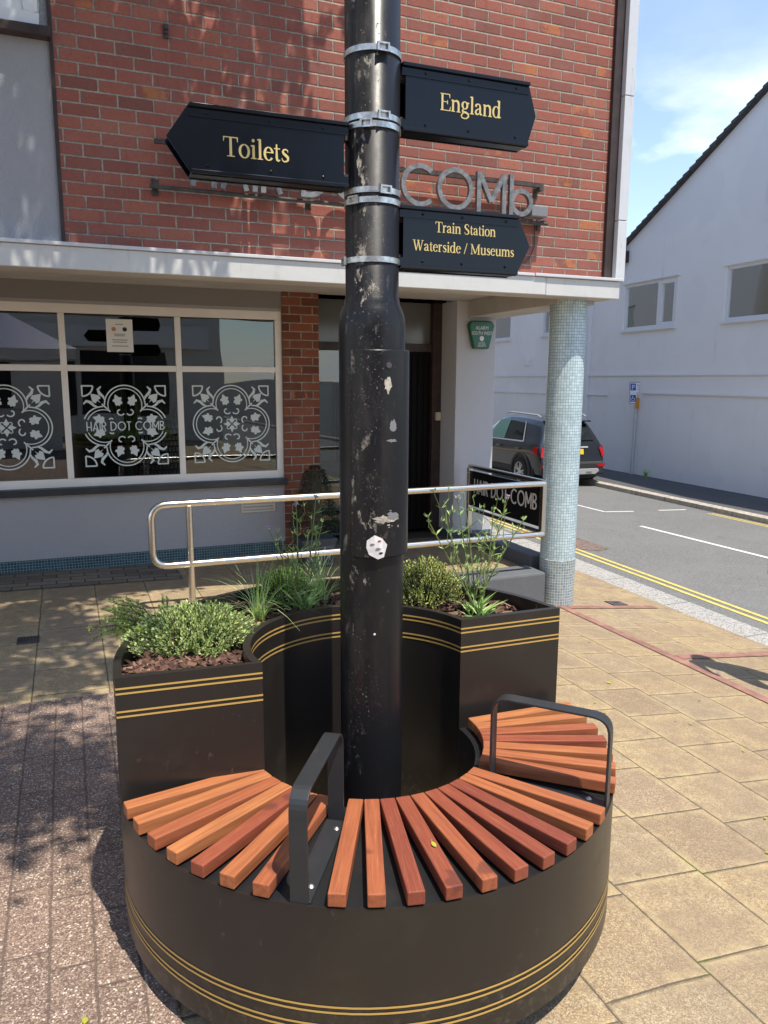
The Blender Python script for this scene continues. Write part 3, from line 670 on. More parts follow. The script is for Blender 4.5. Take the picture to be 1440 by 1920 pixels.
# road paint
def paint(name, pts, w, mat, closed=False):
    mb = MB()
    for p, q in zip(pts[:-1], pts[1:]):
        p, q = Vector(p), Vector(q); d = (q-p).normalized(); n = Vector((-d.y, d.x))*w/2; m = max(1, int((q-p).length/3))
        for i in range(m):
            a = p + (q-p)*i/m; b = p + (q-p)*(i+1)/m
            mb.quad(*[(c.x, c.y, roadz(c.x, c.y)+.004) for c in (a-n, b-n, b+n, a+n)])
    return struct(mb.build(name, mat))
paint('yellow_line', [(kx(-40)+.93, -40), (kx(60)+.93, 60)], .055, 'yellow'); paint('yellow_line', [(kx(-40)+1.06, -40), (kx(60)+1.06, 60)], .055, 'yellow')
paint('white_line', [(8.49, 9.66), (8.56, 7.2), (8.56, 2.5)], .085, 'white_line')
paint('white_line', [(8.85, 15.5), (8.87, 11.05), (9.50, 11.02)], .06, 'white_line'); paint('white_line', [(10.12, 11.06), (10.78, 11.06)], .06, 'white_line')
paint('yellow_line', [(10.86, 10.6), (10.5, 2)], .05, 'yellow'); paint('yellow_line', [(10.97, 10.6), (10.62, 2)], .05, 'yellow')
# worn patch of setts in the carriageway
pm = MB().prism([(6.05, 9.2), (6.15, 8.2), (6.75, 8.0), (6.85, 8.9), (6.5, 10.2)], (0, 0, 0), (1, 0, 0), (0, 1, 0), (0, 0, 1), 0)
pm = MB()
pp = [(6.13, 9.6), (6.17, 8.35), (6.45, 8.10), (6.72, 8.22), (6.74, 8.9), (6.6, 9.7)]
pm.quad(*[(x, y, roadz(x, y)+.004) for x, y in pp[::-1]][::-1])
struct(pm.build('road_patch', plain('cobble_patch', (.20, .14, .115), .9, nscale=26, namp=.45, bump=1., bscale=22, bdist=.03)))

# ------------------------------------------------------------------ wall with openings
def wall_panel(mb, o, U, Vv, N, u0, u1, v0, v1, holes, depth, mi=0):
    o, U, Vv, N = Vector(o), Vector(U), Vector(Vv), Vector(N)
    us = sorted({u0, u1, *[h[0] for h in holes], *[h[1] for h in holes]}); vs = sorted({v0, v1, *[h[2] for h in holes], *[h[3] for h in holes]})
    P = lambda u, v, d=0: o + U*u + Vv*v - N*d
    for a, b in zip(us[:-1], us[1:]):
        for c, d in zip(vs[:-1], vs[1:]):
            mu, mv = (a+b)/2, (c+d)/2
            if any(h[0] < mu < h[1] and h[2] < mv < h[3] for h in holes): continue
            mb.quad(P(a, c), P(b, c), P(b, d), P(a, d), mi=mi)
    for h in holes:
        a, b, c, d = h[:4]
        for q in ((P(a, c), P(a, d), P(a, d, depth), P(a, c, depth)), (P(b, d), P(b, c), P(b, c, depth), P(b, d, depth)), (P(b, c), P(a, c), P(a, c, depth), P(b, c, depth)), (P(a, d), P(b, d), P(b, d, depth), P(a, d, depth))):
            mb.quad(*q, mi=mi)
    return mb

XA, ZA, YN = Vector((1, 0, 0)), Vector((0, 0, 1)), Vector((0, -1, 0))
# ------------------------------------------------------------------ the brick building
YB, YG = 5.25, 6.85
bb = thing('brick_building', 'red brick upper storey over a grey shopfront with pale canopy fascia', 'building', (2, 6.85, 0))
mb = MB().box(.055, 4.06, YB, YB+.3, 2.40, 8.6); mb.build('brick_wall', 'brick', bb)
up_p = MB(); wall_panel(up_p, (0, YB+.012, 0), XA, ZA, YN, -6, .045, 2.36, 8.6, [(-1.3, -.02, 3.60, 4.8)], .08); up_p.build('render_panel', 'grey_render', bb)
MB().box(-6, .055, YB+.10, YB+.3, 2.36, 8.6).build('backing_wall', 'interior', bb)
MB().box(.036, .058, YB-.004, YB+.05, 2.40, 8.6).build('panel_joint', 'brown', bb)
wf = MB().box(-1.31, -.012, YB-.02, YB+.08, 3.60, 3.68).box(-1.31, -1.24, YB-.02, YB+.08, 3.68, 4.8).box(-.09, -.012, YB-.02, YB+.08, 3.68, 4.8).box(-1.24, -.09, YB, YB+.06, 3.68, 3.75).box(-.16, -.09, YB, YB+.06, 3.75, 4.8).build('window', 'upvc_cool', bb, bevel=.006)
MB().box(-1.2, -.16, YB+.03, YB+.036, 3.75, 4.8).build('pane', 'glass', wf, loc=bb.location)
MB().box(-1.38, .048, YB-.07, YB+.05, 3.545, 3.598).build('window_sill', 'brown', bb, bevel=.004)
MB().box(4.06, 4.135, YB-.03, YB+.3, 2.40, 8.6).build('corner_batten', 'brown', bb)
cs = MB()
for i in range(7):
    z0 = 2.39 + i*.92 - (.45 if i else 0); z1 = min(8.6, 2.39 + (i+1)*.92 - .45 - .006)
    cs.box(4.137, 4.225, YB-.075, YB+.36, z0, z1)
cs.build('corner_strip', 'strip', bb, bevel=.003)
MB().box(4.06, 4.20, YB+.3, 12, 2.36, 8.6).build('side_wall', 'grey_render', bb)
fz = MB().box(-6, 3.43, 5.10, 5.14, 2.245, 2.375).box(3.434, 4.125, 5.102, 5.14, 2.243, 2.375); fz.box(4.085, 4.125, 5.14, 7.2, 2.243, 2.375)
fz.build('canopy_fascia', 'fascia', bb, bevel=.004)
MB().box(-6, 3.32, 5.085, 5.26, 2.377, 2.398).box(3.325, 4.14, 5.082, 5.26, 2.378, 2.400).build('canopy_capping', 'strip', bb, bevel=.003)
MB().box(-6, 4.085, 5.14, 5.36, 2.25, 2.372).build('canopy_edge_beam', 'soffit', bb)
MB().box(-6, 4.085, 5.36, 6.9, 2.37, 2.44).build('canopy_soffit', 'soffit', bb)
MB().box(3.72, 4.083, 5.36, 7.0, 2.215, 2.368).build('canopy_side_beam', 'soffit', bb)
# ground floor wall, window openings
gw = MB(); wall_panel(gw, (0, YG, 0), XA, ZA, YN, -6, 1.829, .105, 2.45, [(-2.9, 1.828, .70, 2.20)], .10)
gw.build('shop_wall', 'grey_lower', bb)
MB().box(-6, 1.83, YG-.012, YG-.002, 2.225, 2.37).build('shop_lintel_band', 'grey_dark', bb)
MB().box(-6, 1.84, YG-.022, YG+.05, -.3, .112).build('tiled_plinth', 'tile_blue', bb)
MB().box(-6, 1.845, YG-.06, YG+.08, .648, .705).build('shop_sill', 'sill', bb, bevel=.004)
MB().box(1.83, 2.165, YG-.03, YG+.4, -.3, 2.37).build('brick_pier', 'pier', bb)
MB().box(3.60, 4.04, 6.86, 7.3, .06, 2.37).build('entrance_pillar', 'grey_smooth', bb, bevel=.004)
MB().box(3.597, 4.043, 6.852, 7.3, -.4, .062).build('pillar_plinth', 'tile_blue', bb)
# door recess
MB().box(2.165, 3.60, 7.22, 7.30, 1.885, 1.965).build('door_transom', 'brown', bb, bevel=.004)
MB().box(2.165, 2.215, 7.22, 7.30, -.045, 2.37).box(3.50, 3.60, 7.18, 7.30, -.045, 2.37).box(2.60, 2.66, 7.22, 7.30, -.045, 1.885).build('door_frame', 'brown', bb, bevel=.004)
MB().box(2.215, 3.50, 7.255, 7.262, 1.965, 2.37).build('transom_pane', plain('obscured_glass', (.14, .145, .14), .15), bb)
dd = MB().box(2.86, 3.50, 7.24, 7.30, .04, 1.885)
random.seed(3)
for i in range(9):
    x = 2.88 + i*.068; dd.box(x, x+.05, 7.228, 7.24, .06, 1.85 - .01*(i % 3))
d_ = dd.build('door', 'door', bb, bevel=.004)
MB().box(2.215, 2.60, 7.25, 7.256, .04, 1.885).build('side_pane', 'glass', bb)
MB().box(2.66, 2.86, 7.30, 7.36, .04, 1.885).build('hall_wall', 'interior', bb)
ic = MB().box(2.70, 2.80, 7.27, 7.30, 1.30, 1.52).build('intercom', 'beige', bb, bevel=.01); MB().box(2.725, 2.775, 7.264, 7.271, 1.36, 1.42).build('intercom_button', 'ink', ic, loc=bb.location)
MB().box(3.53, 3.59, 7.14, 7.18, 1.19, 1.275).build('door_contact_box', 'beige', bb, bevel=.006)
# shop interior
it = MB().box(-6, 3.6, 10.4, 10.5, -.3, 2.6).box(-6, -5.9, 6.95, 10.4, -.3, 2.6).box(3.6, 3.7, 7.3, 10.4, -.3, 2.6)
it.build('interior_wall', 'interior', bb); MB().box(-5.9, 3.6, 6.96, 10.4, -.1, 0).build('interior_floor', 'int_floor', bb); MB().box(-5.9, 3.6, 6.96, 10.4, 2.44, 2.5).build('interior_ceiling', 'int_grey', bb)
# shop window: frame, panes, frosted film
sw = MB(); fy0, fy1 = YG+.012, YG+.07
sw.box(-2.9, 1.828, fy0, fy1, 2.125, 2.20).box(-2.9, 1.828, fy0, fy1, .705, .775).box(1.77, 1.828, fy0, fy1, .775, 2.125)
mull = [-1.88, -.95, -.022, .895]
for x in mull: sw.box(x, x+.05, fy0, fy1, .775, 2.125)
xs = [-2.9] + [q for x in mull for q in (x, x+.05)] + [1.77]
cellsx = list(zip(xs[0::2], xs[1::2]))
for a, b in cellsx: sw.box(a, b, fy0+.001, fy1, 1.662, 1.712)
shopw = sw.build('shop_window', 'upvc', bb, bevel=.004)
for a, b in cellsx:
    for c, d in ((.775, 1.662), (1.712, 2.125)):
        MB().box(a, b, YG+.04, YG+.046, c, d).build('pane', 'glass', shopw, loc=bb.location)
def leaf_shape(cx, cy, ang, s, lobes=True):
    if lobes: P = [(0, -.55), (.12, -.40), (.30, -.42), (.36, -.22), (.28, -.05), (.44, .06), (.42, .24), (.24, .26), (.14, .44), (0, .66), (-.14, .44), (-.24, .26), (-.42, .24), (-.44, .06), (-.28, -.05), (-.36, -.22), (-.30, -.42), (-.12, -.40)]
    else: P = [(0, -.55), (.05, -.2), (.30, -.28), (.40, .0), (.20, .32), (0, .6), (-.20, .32), (-.40, .0), (-.30, -.28), (-.05, -.2)]
    c, s_ = math.cos(ang), math.sin(ang)
    return [(cx + s*(x*c - y*s_), cy + s*(x*s_ + y*c)) for x, y in P]
def emblem(mb, cx, cz, h, y, text=False):
    """tile pattern of frosted film: four ringed circles, leaves, hearts and corner arcs"""
    o = Vector((cx, y, cz)); k = [0]
    def poly(P):
        if text and any(abs(q[1]) < .062*h/.34*.5 + .03 for q in P) and sum(abs(q[1]) for q in P)/len(P) < .05: return
        mb.prism([(u, v) for u, v in P], o, XA, ZA, YN, .0008 + (k[0] % 4)*.00015); k[0] += 1
    def line(P, w):
        # break strokes that would run through the lettering
        run = []
        def flush():
            if len(run) > 1:
                Lp, Rp = brush(run, w); stroke_quads(mb, Lp, Rp, o, XA, ZA, YN, 0, .0008 + (k[0] % 4)*.00015); k[0] += 1
            run.clear()
        for q in P:
            if text and abs(q[1]) < .052: flush()
            else: run.append(q)
        flush()
    d, ro, ri = .176*h/.34, .164*h/.34, .137*h/.34
    cs_ = [(0, d), (d, 0), (0, -d), (-d, 0)]
    for i, (x, z) in enumerate(cs_):
        for r_, w in ((ro, .0105), (ri, .008)):
            run = []
            for p in arc(x, z, r_, r_, 0, 360, 64):
                if all(math.hypot(p[0]-a, p[1]-b) > (ro if r_ == ro else ri)-.001 for j, (a, b) in enumerate(cs_) if j != i): run.append(p)
                else:
                    line(run, w); run = []
            line(run, w)
        a = math.atan2(z, x); t = (-math.sin(a), math.cos(a)); rr = (math.cos(a), math.sin(a))
        for sgn in (1, -1):
            q = (x + rr[0]*.035 + t[0]*sgn*.058, z + rr[1]*.035 + t[1]*sgn*.058)
            poly(leaf_shape(q[0], q[1], a - math.pi/2 + sgn*.35, .086))
            c = (x - rr[0]*.055 + t[0]*sgn*.042, z - rr[1]*.055 + t[1]*sgn*.042)
            a0 = math.degrees(a)
            line([(c[0] + (.036 - .0016*j)*math.cos(R(a0 + 180 - sgn*(j*16 - 60))), c[1] + (.036 - .0016*j)*math.sin(R(a0 + 180 - sgn*(j*16 - 60)))) for j in range(16)], .011)
        if not text:
            poly([(rr[0]*.012 + t[0]*s_*.0 , rr[1]*.012) if False else (rr[0]*u + t[0]*v, rr[1]*u + t[1]*v) for u, v in ((.008, 0), (.03, .022), (.075, 0), (.03, -.022)) for s_ in (1,)])
    for sx in (1, -1):
        for sz in (1, -1):
            A = math.atan2(sz, sx); b0 = .335*h/.34
            line(arc(sx*b0, sz*b0, .085, .085, math.degrees(A)+180-45, math.degrees(A)+180+45, 10), .013)
            line([(sx*b0, sz*(b0-.085)), (sx*b0, sz*b0), (sx*(b0-.085), sz*b0)], .012)
            q = b0-.105
            poly(leaf_shape(sx*q, sz*q, A-math.pi/2, .095, False))
            line([(sx*(q-.045), sz*(q-.045)), (sx*(q-.11), sz*(q-.11))], .012)
            for m_ in (0, 1):
                P = [(b0-.15, b0-.005), (b0-.125, b0-.03), (b0-.135, b0-.06), (b0-.165, b0-.09), (b0-.18, b0-.13)]
                if m_: P = [(v, u) for u, v in P]
                Lp, Rp = brush([(sx*u, sz*v) for u, v in P], [.010, .018, .024, .018, .004]); stroke_quads(mb, Lp, Rp, o, XA, ZA, YN, 0, .0009); 
    return mb
yd = YG + .0395
for cx, tx in ((-1.39, False), (-.455, False), (.463, True), (1.366, False)):
    e = emblem(MB(), cx, 1.207, .34, yd, tx)
    if tx:
        gl, wd = deco_line('HAIR DOT COMB', .12); sz = .077
        strokes(e, gl, (cx-.315, yd, 1.207-.04), XA, ZA, YN, sz, .0012, sx=.63/(wd*sz))
    e.build('frosted_emblem', 'decal', shopw, loc=bb.location)
po = MB().box(.345, .555, yd-.0015, yd-.0002, 1.822, 2.09).build('notice', 'paper', shopw, loc=bb.location)
tm = text_mesh('Appointments', .02, (.45, yd-.0016, 1.95), XA, ZA, YN, .0004); tm.merge(text_mesh('walk in welcome', .016, (.45, yd-.0016, 1.915), XA, ZA, YN, .0004)) 
for i, (wd, zz) in enumerate(((.06, 2.045), (.09, 1.965), (.08, 1.952), (.12, 1.918), (.11, 1.90), (.13, 1.868))):
    MB().box(.45-wd/2, .45+wd/2, yd-.0022, yd-.0016, zz, zz+.006).build('notice_print', 'int_grey', shopw, loc=bb.location)
MB().prism(arc(.405, 2.008, .018, .018, 0, 340, 16), (0, yd-.0016, 0), XA, ZA, YN, .0006).build('notice_dot', 'tan', shopw, loc=bb.location)
MB().prism(arc(.492, 2.008, .018, .018, 0, 340, 16), (0, yd-.0016, 0), XA, ZA, YN, .0006).build('notice_dot', 'ink', shopw, loc=bb.location)
# air vent under the window
vt = MB().box(1.42, 1.735, YG-.014, YG+.0, .40, .415).box(1.42, 1.735, YG-.014, YG, .545, .56).box(1.42, 1.437, YG-.014, YG, .415, .545).box(1.718, 1.735, YG-.014, YG, .415, .545)
for i in range(4): vt.box(1.437, 1.718, YG-.009, YG-.001, .425+i*.031, .443+i*.031)
vt.build('air_vent', 'beige', bb, bevel=.002)
# mosaic column carrying the canopy corner
CX, CY = 3.872, 5.42
colm = MB().lathe([(.150, .09), (.150, 2.30)], (CX, CY, 0), 64); colm.build('mosaic_column', 'column', bb, smooth=True, loc=(CX, CY, 0)).location = Vector((CX, CY, 0)) - bb.location
colm = MB().lathe([(.153, -.5), (.153, .088), (.149, .092)], (CX, CY, 0), 64); colm.build('column_base', 'column_low', bb, smooth=True, loc=(CX, CY, 0)).location = Vector((CX, CY, 0)) - bb.location
# platform upstands
MB().box(2.90, 3.68, 5.30, 5.598, -.5, .0).build('end_kerb', 'concrete', bb, bevel=.02)
MB().box(3.722, 3.90, 5.60, 6.85, -.5, .07).build('side_kerb', 'concrete', bb, bevel=.015)
# damp moss on the capping
random.seed(5)
ms = MB()
for x, s_ in ((.43, .012), (.99, .03), (1.06, .022), (1.12, .03), (1.3, .02), (.30, .02), (3.55, .022), (3.66, .02), (3.8, .016)):
    for j in range(5):
        ms = MB(); ms.ico((x + random.uniform(-.04, .04), 5.20 + random.uniform(-.03, .04), 2.40), s_*random.uniform(.5, 1), 1, (1.2, 1, .6))
        ms.build('moss', 'moss', bb)

# cable and small bracket on the brickwork
MB().tube([(3.40, YB-.012, 2.80), (3.405, YB-.012, 2.62), (3.36, YB-.012, 2.52), (3.2, YB-.012, 2.42)], .004, 5).build('cable', 'rust', bb)

# things inside the shop window
t = thing('plant_vase', 'tall ribbed silver vase of green stems inside the middle shop window', 'vase', (.50, 7.35, .0))
vz = MB().lathe([(.0, .55), (.055, .55), (.06, .56), (.075, .95), (.08, 1.0), (.07, 1.0)], (.50, 7.35, 0), 20); vz.build('vase', 'silver', t, smooth=True)
gp = MB(); random.seed(11)
for i in range(60):
    a = random.uniform(0, 6.28); l = random.uniform(.25, .5); q = Vector((.50, 7.35, .98)); d = Vector((math.cos(a)*.35, math.sin(a)*.35, 1))
    gp.quad(q+Vector((-.008, 0, 0)), q+Vector((.008, 0, 0)), q+d*l+Vector((.01, 0, -.03)), q+d*l*1.05)
gp.build('foliage', 'lgrn', t); MB().box(.3, .7, 7.2, 7.5, .0, .548).build('plinth', 'interior', t)
t = thing('wicker_chair', 'woven silver wicker chair back seen through the right of the middle window', 'chair', (.80, 7.55, .0))
wk = MB()
for i in range(12):
    for j in range(9): wk.box(.60+i*.035+(j % 2)*.012, .60+i*.035+.024+(j % 2)*.012, 7.5, 7.52, .70+j*.055, .70+j*.055+.04)
wk.build('backrest', 'silver', t); MB().box(.58, 1.04, 7.523, 7.54, .45, 1.22).box(.58, 1.04, 7.54, 7.95, .42, .50).build('seat', 'black', t)
for x in (.6, 1.0):
    for y in (7.56, 7.92): MB().box(x-.02, x+.02, y-.02, y+.02, 0, .42).build('leg', 'black', t)
t = thing('mirror', 'gilt framed mirror leaning behind the glass beside the entrance door', 'mirror', (2.40, 7.5, .8))
MB().box(2.26, 2.56, 7.50, 7.52, .75, 1.60).build('frame', 'tan', t); MB().box(2.29, 2.53, 7.494, 7.501, .79, 1.56).build('mirror_glass', plain('mirror_face', (.35, .35, .30), .15, .3), t)

# ------------------------------------------------------------------ lettering on the brick wall
yl = YB-.12
t = thing('wall_lettering', 'grey metal cut out lettering on rails across the brick wall', 'sign', (2, yl, 2.78))
gl, wd = deco_line('COMb', .10)
strokes(MB(), gl, (2.225, yl, 2.795), XA, ZA, YN, .285, .03, sx=1.07/(wd*.285)).build('letters', 'galv', t)
gl, wd = deco_line('HAIR DOT', .10)
strokes(MB(), gl, (.80, yl, 2.785), XA, ZA, YN, .285, .03, sx=1.345/(wd*.285)).build('letters', 'galv', t)
MB().tube([(.56, yl+.03, 2.772), (3.46, yl+.03, 2.772)], .013, 8).build('lower_rail', 'rust', t)
MB().box(.6, 3.42, yl+.035, yl+.06, 3.03, 3.055).build('upper_rail', 'rust', t)
MB().box(3.29, 3.43, yl-.02, yl+.09, 2.81, 2.885).build('junction_box', 'int_grey', t, bevel=.005)
for x, z in ((.60, 2.785), (3.40, 3.02), (3.44, 2.785), (1.6, 2.785), (2.2, 3.04)):
    MB().box(x-.015, x+.015, yl+.03, YB, z-.012, z+.012).box(x-.02, x+.02, YB-.008, YB-.001, z-.05, z+.05).build('bracket', 'rust', t)
t = thing('wall_bracket', 'small rusty metal bracket fixed high on the brickwork at the left', 'bracket', (.71, YB, 3.5))
MB().box(.69, .72, YB-.012, YB-.001, 3.66, 3.74).box(.697, .713, YB-.03, YB-.012, 3.68, 3.695).box(.697, .713, YB-.03, YB-.012, 3.705, 3.72).build('plate', 'rust', t)
# alarm box
ya = 6.858
t = thing('alarm_box', 'green bell shaped alarm box on the grey entrance pillar', 'alarm', (3.85, ya, 2.04))
MB().prism([(-.145, .10), (-.115, .14), (.115, .14), (.145, .10), (.085, -.13), (-.085, -.13)], (3.85, ya, 2.04), XA, ZA, YN, .055).build('cover', 'green', t, bevel=.012)
tx = text_mesh('ALARM', .05, (3.85, ya-.0555, 2.095), XA, ZA, YN, .001, font_scale_x=.9); tx.merge(text_mesh('SOUTH WEST', .048, (3.85, ya-.0555, 2.045), XA, ZA, YN, .001, font_scale_x=.8))
tx.merge(text_mesh('01752', .03, (3.85, ya-.0555, 1.955), XA, ZA, YN, .001)); tx.merge(text_mesh('552074', .03, (3.85, ya-.0555, 1.93), XA, ZA, YN, .001)); tx.build('lettering', 'white', t)
MB().prism(arc(3.85, 2.01, .026, .026, 30, 330, 6), (0, ya-.0555, 0), XA, ZA, YN, .001).build('badge', 'white', t)
# entrance railing in stainless tube
t = thing('handrail', 'stainless steel tube handrail in front of the shop entrance', 'railing', (.74, 5.35, .02))
def bend(pts, r, n=6):
    out = [Vector(pts[0])]
    for i in range(1, len(pts)-1):
        p = Vector(pts[i]); a = (Vector(pts[i-1])-p).normalized(); b = (Vector(pts[i+1])-p).normalized()
        for k in range(n+1):
            q = k/n; out.append((p+a*r)*(1-q)**2 + p*2*q*(1-q) + (p+b*r)*q*q)
    out.append(Vector(pts[-1])); return out
MB().tube(bend([(3.66, 5.35, .322), (.49, 5.35, .322), (.49, 5.35, .752), (3.66, 5.35, .752)], .11), .0245, 14).build('rail', 'steel', t, smooth=True)
for x in (.745, 2.2): MB().tube([(x, 5.35, gz(x, 5.35)), (x, 5.35, .735)], .0235, 14).lathe([(.055, gz(x, 5.35)+.001), (.055, gz(x, 5.35)+.012), (.024, gz(x, 5.35)+.014)], (x, 5.35, 0), 20).build('post', 'steel', t, smooth=True)
MB().box(3.64, 3.68, 5.335, 5.385, .31, .765).build('end_post', 'steel', t, bevel=.004)
t = thing('railing_sign', 'black panel with pale lettering between the mosaic column and the entrance pillar', 'sign', (3.70, 6.0, .07))
MB().tube([(3.70, 5.40, .752), (3.715, 6.74, .752)], .0245, 12).build('top_rail', 'steel', t, smooth=True); MB().tube([(3.70, 5.40, .322), (3.715, 6.74, .322)], .02, 12).build('bottom_rail', 'steel', t, smooth=True)
MB().box(3.692, 3.712, 5.44, 6.69, .365, .715).build('panel', 'black', t)
MB().box(3.68, 3.72, 5.39, 5.438, .345, .73).build('frame_post', 'steel', t, bevel=.004); MB().box(3.68, 3.73, 6.692, 6.74, .07, .74).build('frame_post', 'steel', t, bevel=.004)
gl, wd = deco_line('HAIR DOT COMB', .12)
strokes(MB(), gl, (3.6915, 6.60, .50), (0, -1, 0), ZA, (-1, 0, 0), .142, .002, sx=1.10/(wd*.142)).build('lettering', 'panel_text', t)
for y in (5.414, 6.716):
    for z in (.40, .69): MB().ico((3.677, y, z), .008, 1).build('bolt', 'band_steel', t)
# topiary in its pot
t = thing('plant_pot', 'square dark lead effect pot with lattice panels beside the brick pier', 'pot', (2.0, 6.45, -.045))
px, py = 2.0, 6.45
MB().prism([(-.13, 0), (.13, 0), (.15, .22), (.165, .22), (.165, .255), (-.165, .255), (-.165, .22), (-.15, .22)], (px, py-.13, -.044), XA, ZA, (0, 1, 0), .27).build('body', 'lead', t, bevel=.008)
lt = MB()
for i in range(3):
    x0 = px-.115+i*.078
    for a, b in (((x0, .03), (x0+.075, .18)), ((x0+.075, .03), (x0, .18)), ((x0, .03), (x0+.075, .03)), ((x0, .18), (x0+.075, .18)), ((x0, .03), (x0, .18)), ((x0+.075, .03), (x0+.075, .18))):
        lt.tube([(a[0], py-.132, -.044+a[1]), (b[0], py-.132, -.044+b[1])], .005, 5)
lt.build('lattice', 'int_grey', t)
def leaf(mb, p, d, n, l, w, fold=.2):
    d = d.normalized(); s_ = d.cross(n)
    if s_.length < 1e-4: s_ = d.orthogonal()
    s_.normalize(); n = s_.cross(d)
    mid = p + d*l*.5
    mb.v += [p, mid + s_*w/2 + n*w*fold, p + d*l, mid - s_*w/2 + n*w*fold]
    b = len(mb.v)-4; mb.f.append((b, b+1, b+2, b+3)); mb.mi.append(0)
def rv(): 
    while True:
        q = Vector((random.uniform(-1, 1), random.uniform(-1, 1), random.uniform(-1, 1)))
        if .05 < q.length < 1: return q.normalized()
random.seed(21)
t = thing('topiary', 'clipped dark green topiary cone growing in the lattice pot', 'plant', (px, py, .29))
tp = MB()
for i in range(5200):
    h = random.random()**1.25; zz = .29 + h*.56; r_ = (.165*(1-h)**.75 + .055)*(1 if h < .94 else .6)*random.uniform(.72, 1.06); a = random.uniform(0, 6.283)
    n = Vector((math.cos(a), math.sin(a), .5)); p = Vector((px + r_*math.cos(a), py + r_*math.sin(a), zz)); leaf(tp, p, n+rv()*.8, rv(), .016, .009)
tp.build('foliage', 'ltop', t); MB().tube([(px, py, .27), (px, py, .80)], .06, 8).build('stem', 'stem_dark', t)

# ------------------------------------------------------------------ planter bench round the lamp column
CB = Vector((.824, 2.117, 0.))
bn = thing('planter_bench', 'round black steel bench with wooden slats joined to a tall planter', 'bench', (CB.x, CB.y, 0))
def ring(mb): return mb.moved(Matrix.Translation(CB))
A_R, A_L = R(4.2), R(183.6)
ro, ri = .75, .357
pO0 = Vector((ro*math.cos(A_R), ro*math.sin(A_R))); pO1 = Vector((ro*math.cos(A_L), ro*math.sin(A_L)))
pI0 = Vector((.362*math.cos(R(9.5)), .362*math.sin(R(9.5)))); pI1 = Vector((.362*math.cos(R(192.3)), .362*math.sin(R(192.3))))
# seat drum
ring(MB().arcbox(ro-.006, ro, .062, .442, R(183.6), R(364.2), 96)).build('seat_drum', 'sheet', bn, smooth=True, weld=True)
ring(MB().arcbox(ri-.01, ro-.0065, .430, .440, R(183.8), R(364.0), 96)).build('seat_deck', 'deck', bn, smooth=True, weld=True)
ring(MB().arcbox(ri-.018, ri-.011, .062, .440, R(184), R(364), 64)).build('inner_drum', 'deck', bn, smooth=True, weld=True)
ring(MB().arcbox(ro-.09, ro-.07, -.12, .061, 0, 2*math.pi, 64)).build('plinth', 'deck', bn, smooth=True, weld=True)
for a in (-127.5, -119.2, -53.2, -45.0):
    T = Matrix.Translation(CB) @ Matrix.Rotation(R(a), 4, 'Z')
    MB().box(.35, .742, -.0012, .0012, .4402, .4409, T=T).build('deck_seam', 'ink', bn)
# planter shell
def loop(off):
    """footprint, shrunk inward by off"""
    pts = []
    n = 72
    for i in range(n+1):
        a = A_R + (A_L-A_R)*i/n; pts.append(Vector(((ro-off)*math.cos(a), (ro-off)*math.sin(a))))
    for i in range(41):
        a = R(192.3) + (R(9.5)-R(192.3))*i/40; pts.append(Vector(((.362+off)*math.cos(a), (.362+off)*math.sin(a))))
    if off:
        for j, up_ in ((n, 1), (n+1, 1), (len(pts)-1, 1), (0, 1)): pts[j] = pts[j] + Vector((0, off*up_))
    return pts
LP0, LP1 = loop(0), loop(.022)
pl = MB(); N_ = len(LP0)
rows = [(LP0, .062), (LP0, .808), (LP1, .808), (LP1, .70)]
for lp, z in rows: pl.v += [Vector((q.x, q.y, z)) + CB for q in lp]
for r_ in range(3):
    for i in range(N_):
        j = (i+1) % N_; pl.f.append((r_*N_+i, r_*N_+j, (r_+1)*N_+j, (r_+1)*N_+i)); pl.mi.append(0)
plo = pl.build('planter_box', 'sheet', bn, smooth=True, angle=30)
def stripe(z, parent, h=.0055, pts=None):
    mb = MB(); pts = pts or LP0; n = len(pts); b = 0
    ctr = Vector((0, .45))
    for i, q in enumerate(pts):
        a = pts[(i+1) % n] - pts[i-1]; nn = Vector((a.y, -a.x)); nn.normalize()
        p = q + nn*.0012
        mb.v += [Vector((p.x, p.y, z)) + CB, Vector((p.x, p.y, z+h)) + CB]
    for i in range(n):
        j = (i+1) % n; mb.f.append((2*i, 2*j, 2*j+1, 2*i+1)); mb.mi.append(0)
    return mb.build('gold_stripe', 'gold', parent, loc=bn.location if parent is not bn else None)
for z in (.775, .7605, .709, .6945): stripe(z, plo)
for z in (.189, .1745, .140, .126):
    ring(MB().lathe([(ro+.0012, z), (ro+.0012, z+.0055)], n=120)).build('gold_stripe', 'gold', bn, smooth=True)
# slats
sl_mb = MB().box(.0, .392, -.0205, .0205, 0, .034); slat0 = None
random.seed(2)
for k in range(26):
    if k in (7, 18): continue
    a = R(-170.55 + 6.745*k)
    if slat0 is None:
        o = sl_mb.build('slat', 'wood', None, weld=True); o.parent = bn
        b = o.modifiers.new('bevel', 'BEVEL'); b.width = .003; b.segments = 2
        slat0 = o
    else:
        o = slat0.copy(); COL.objects.link(o); o.parent = bn
    tn = {0: .85, 1: .9, 2: .55, 3: 1., 4: .3, 5: .8, 6: .6, 8: .62, 9: .55, 10: .12, 11: .22, 12: .5, 13: .25, 14: .2, 15: .05, 16: .75, 17: .7, 19: .65, 20: .75, 21: .8, 22: .35, 23: .5, 24: .9, 25: 1.}[k]; o.color = (tn, tn, tn, 1)
    o.location = (.362*math.cos(a), .362*math.sin(a), .448); o.rotation_euler = (0, 0, a)
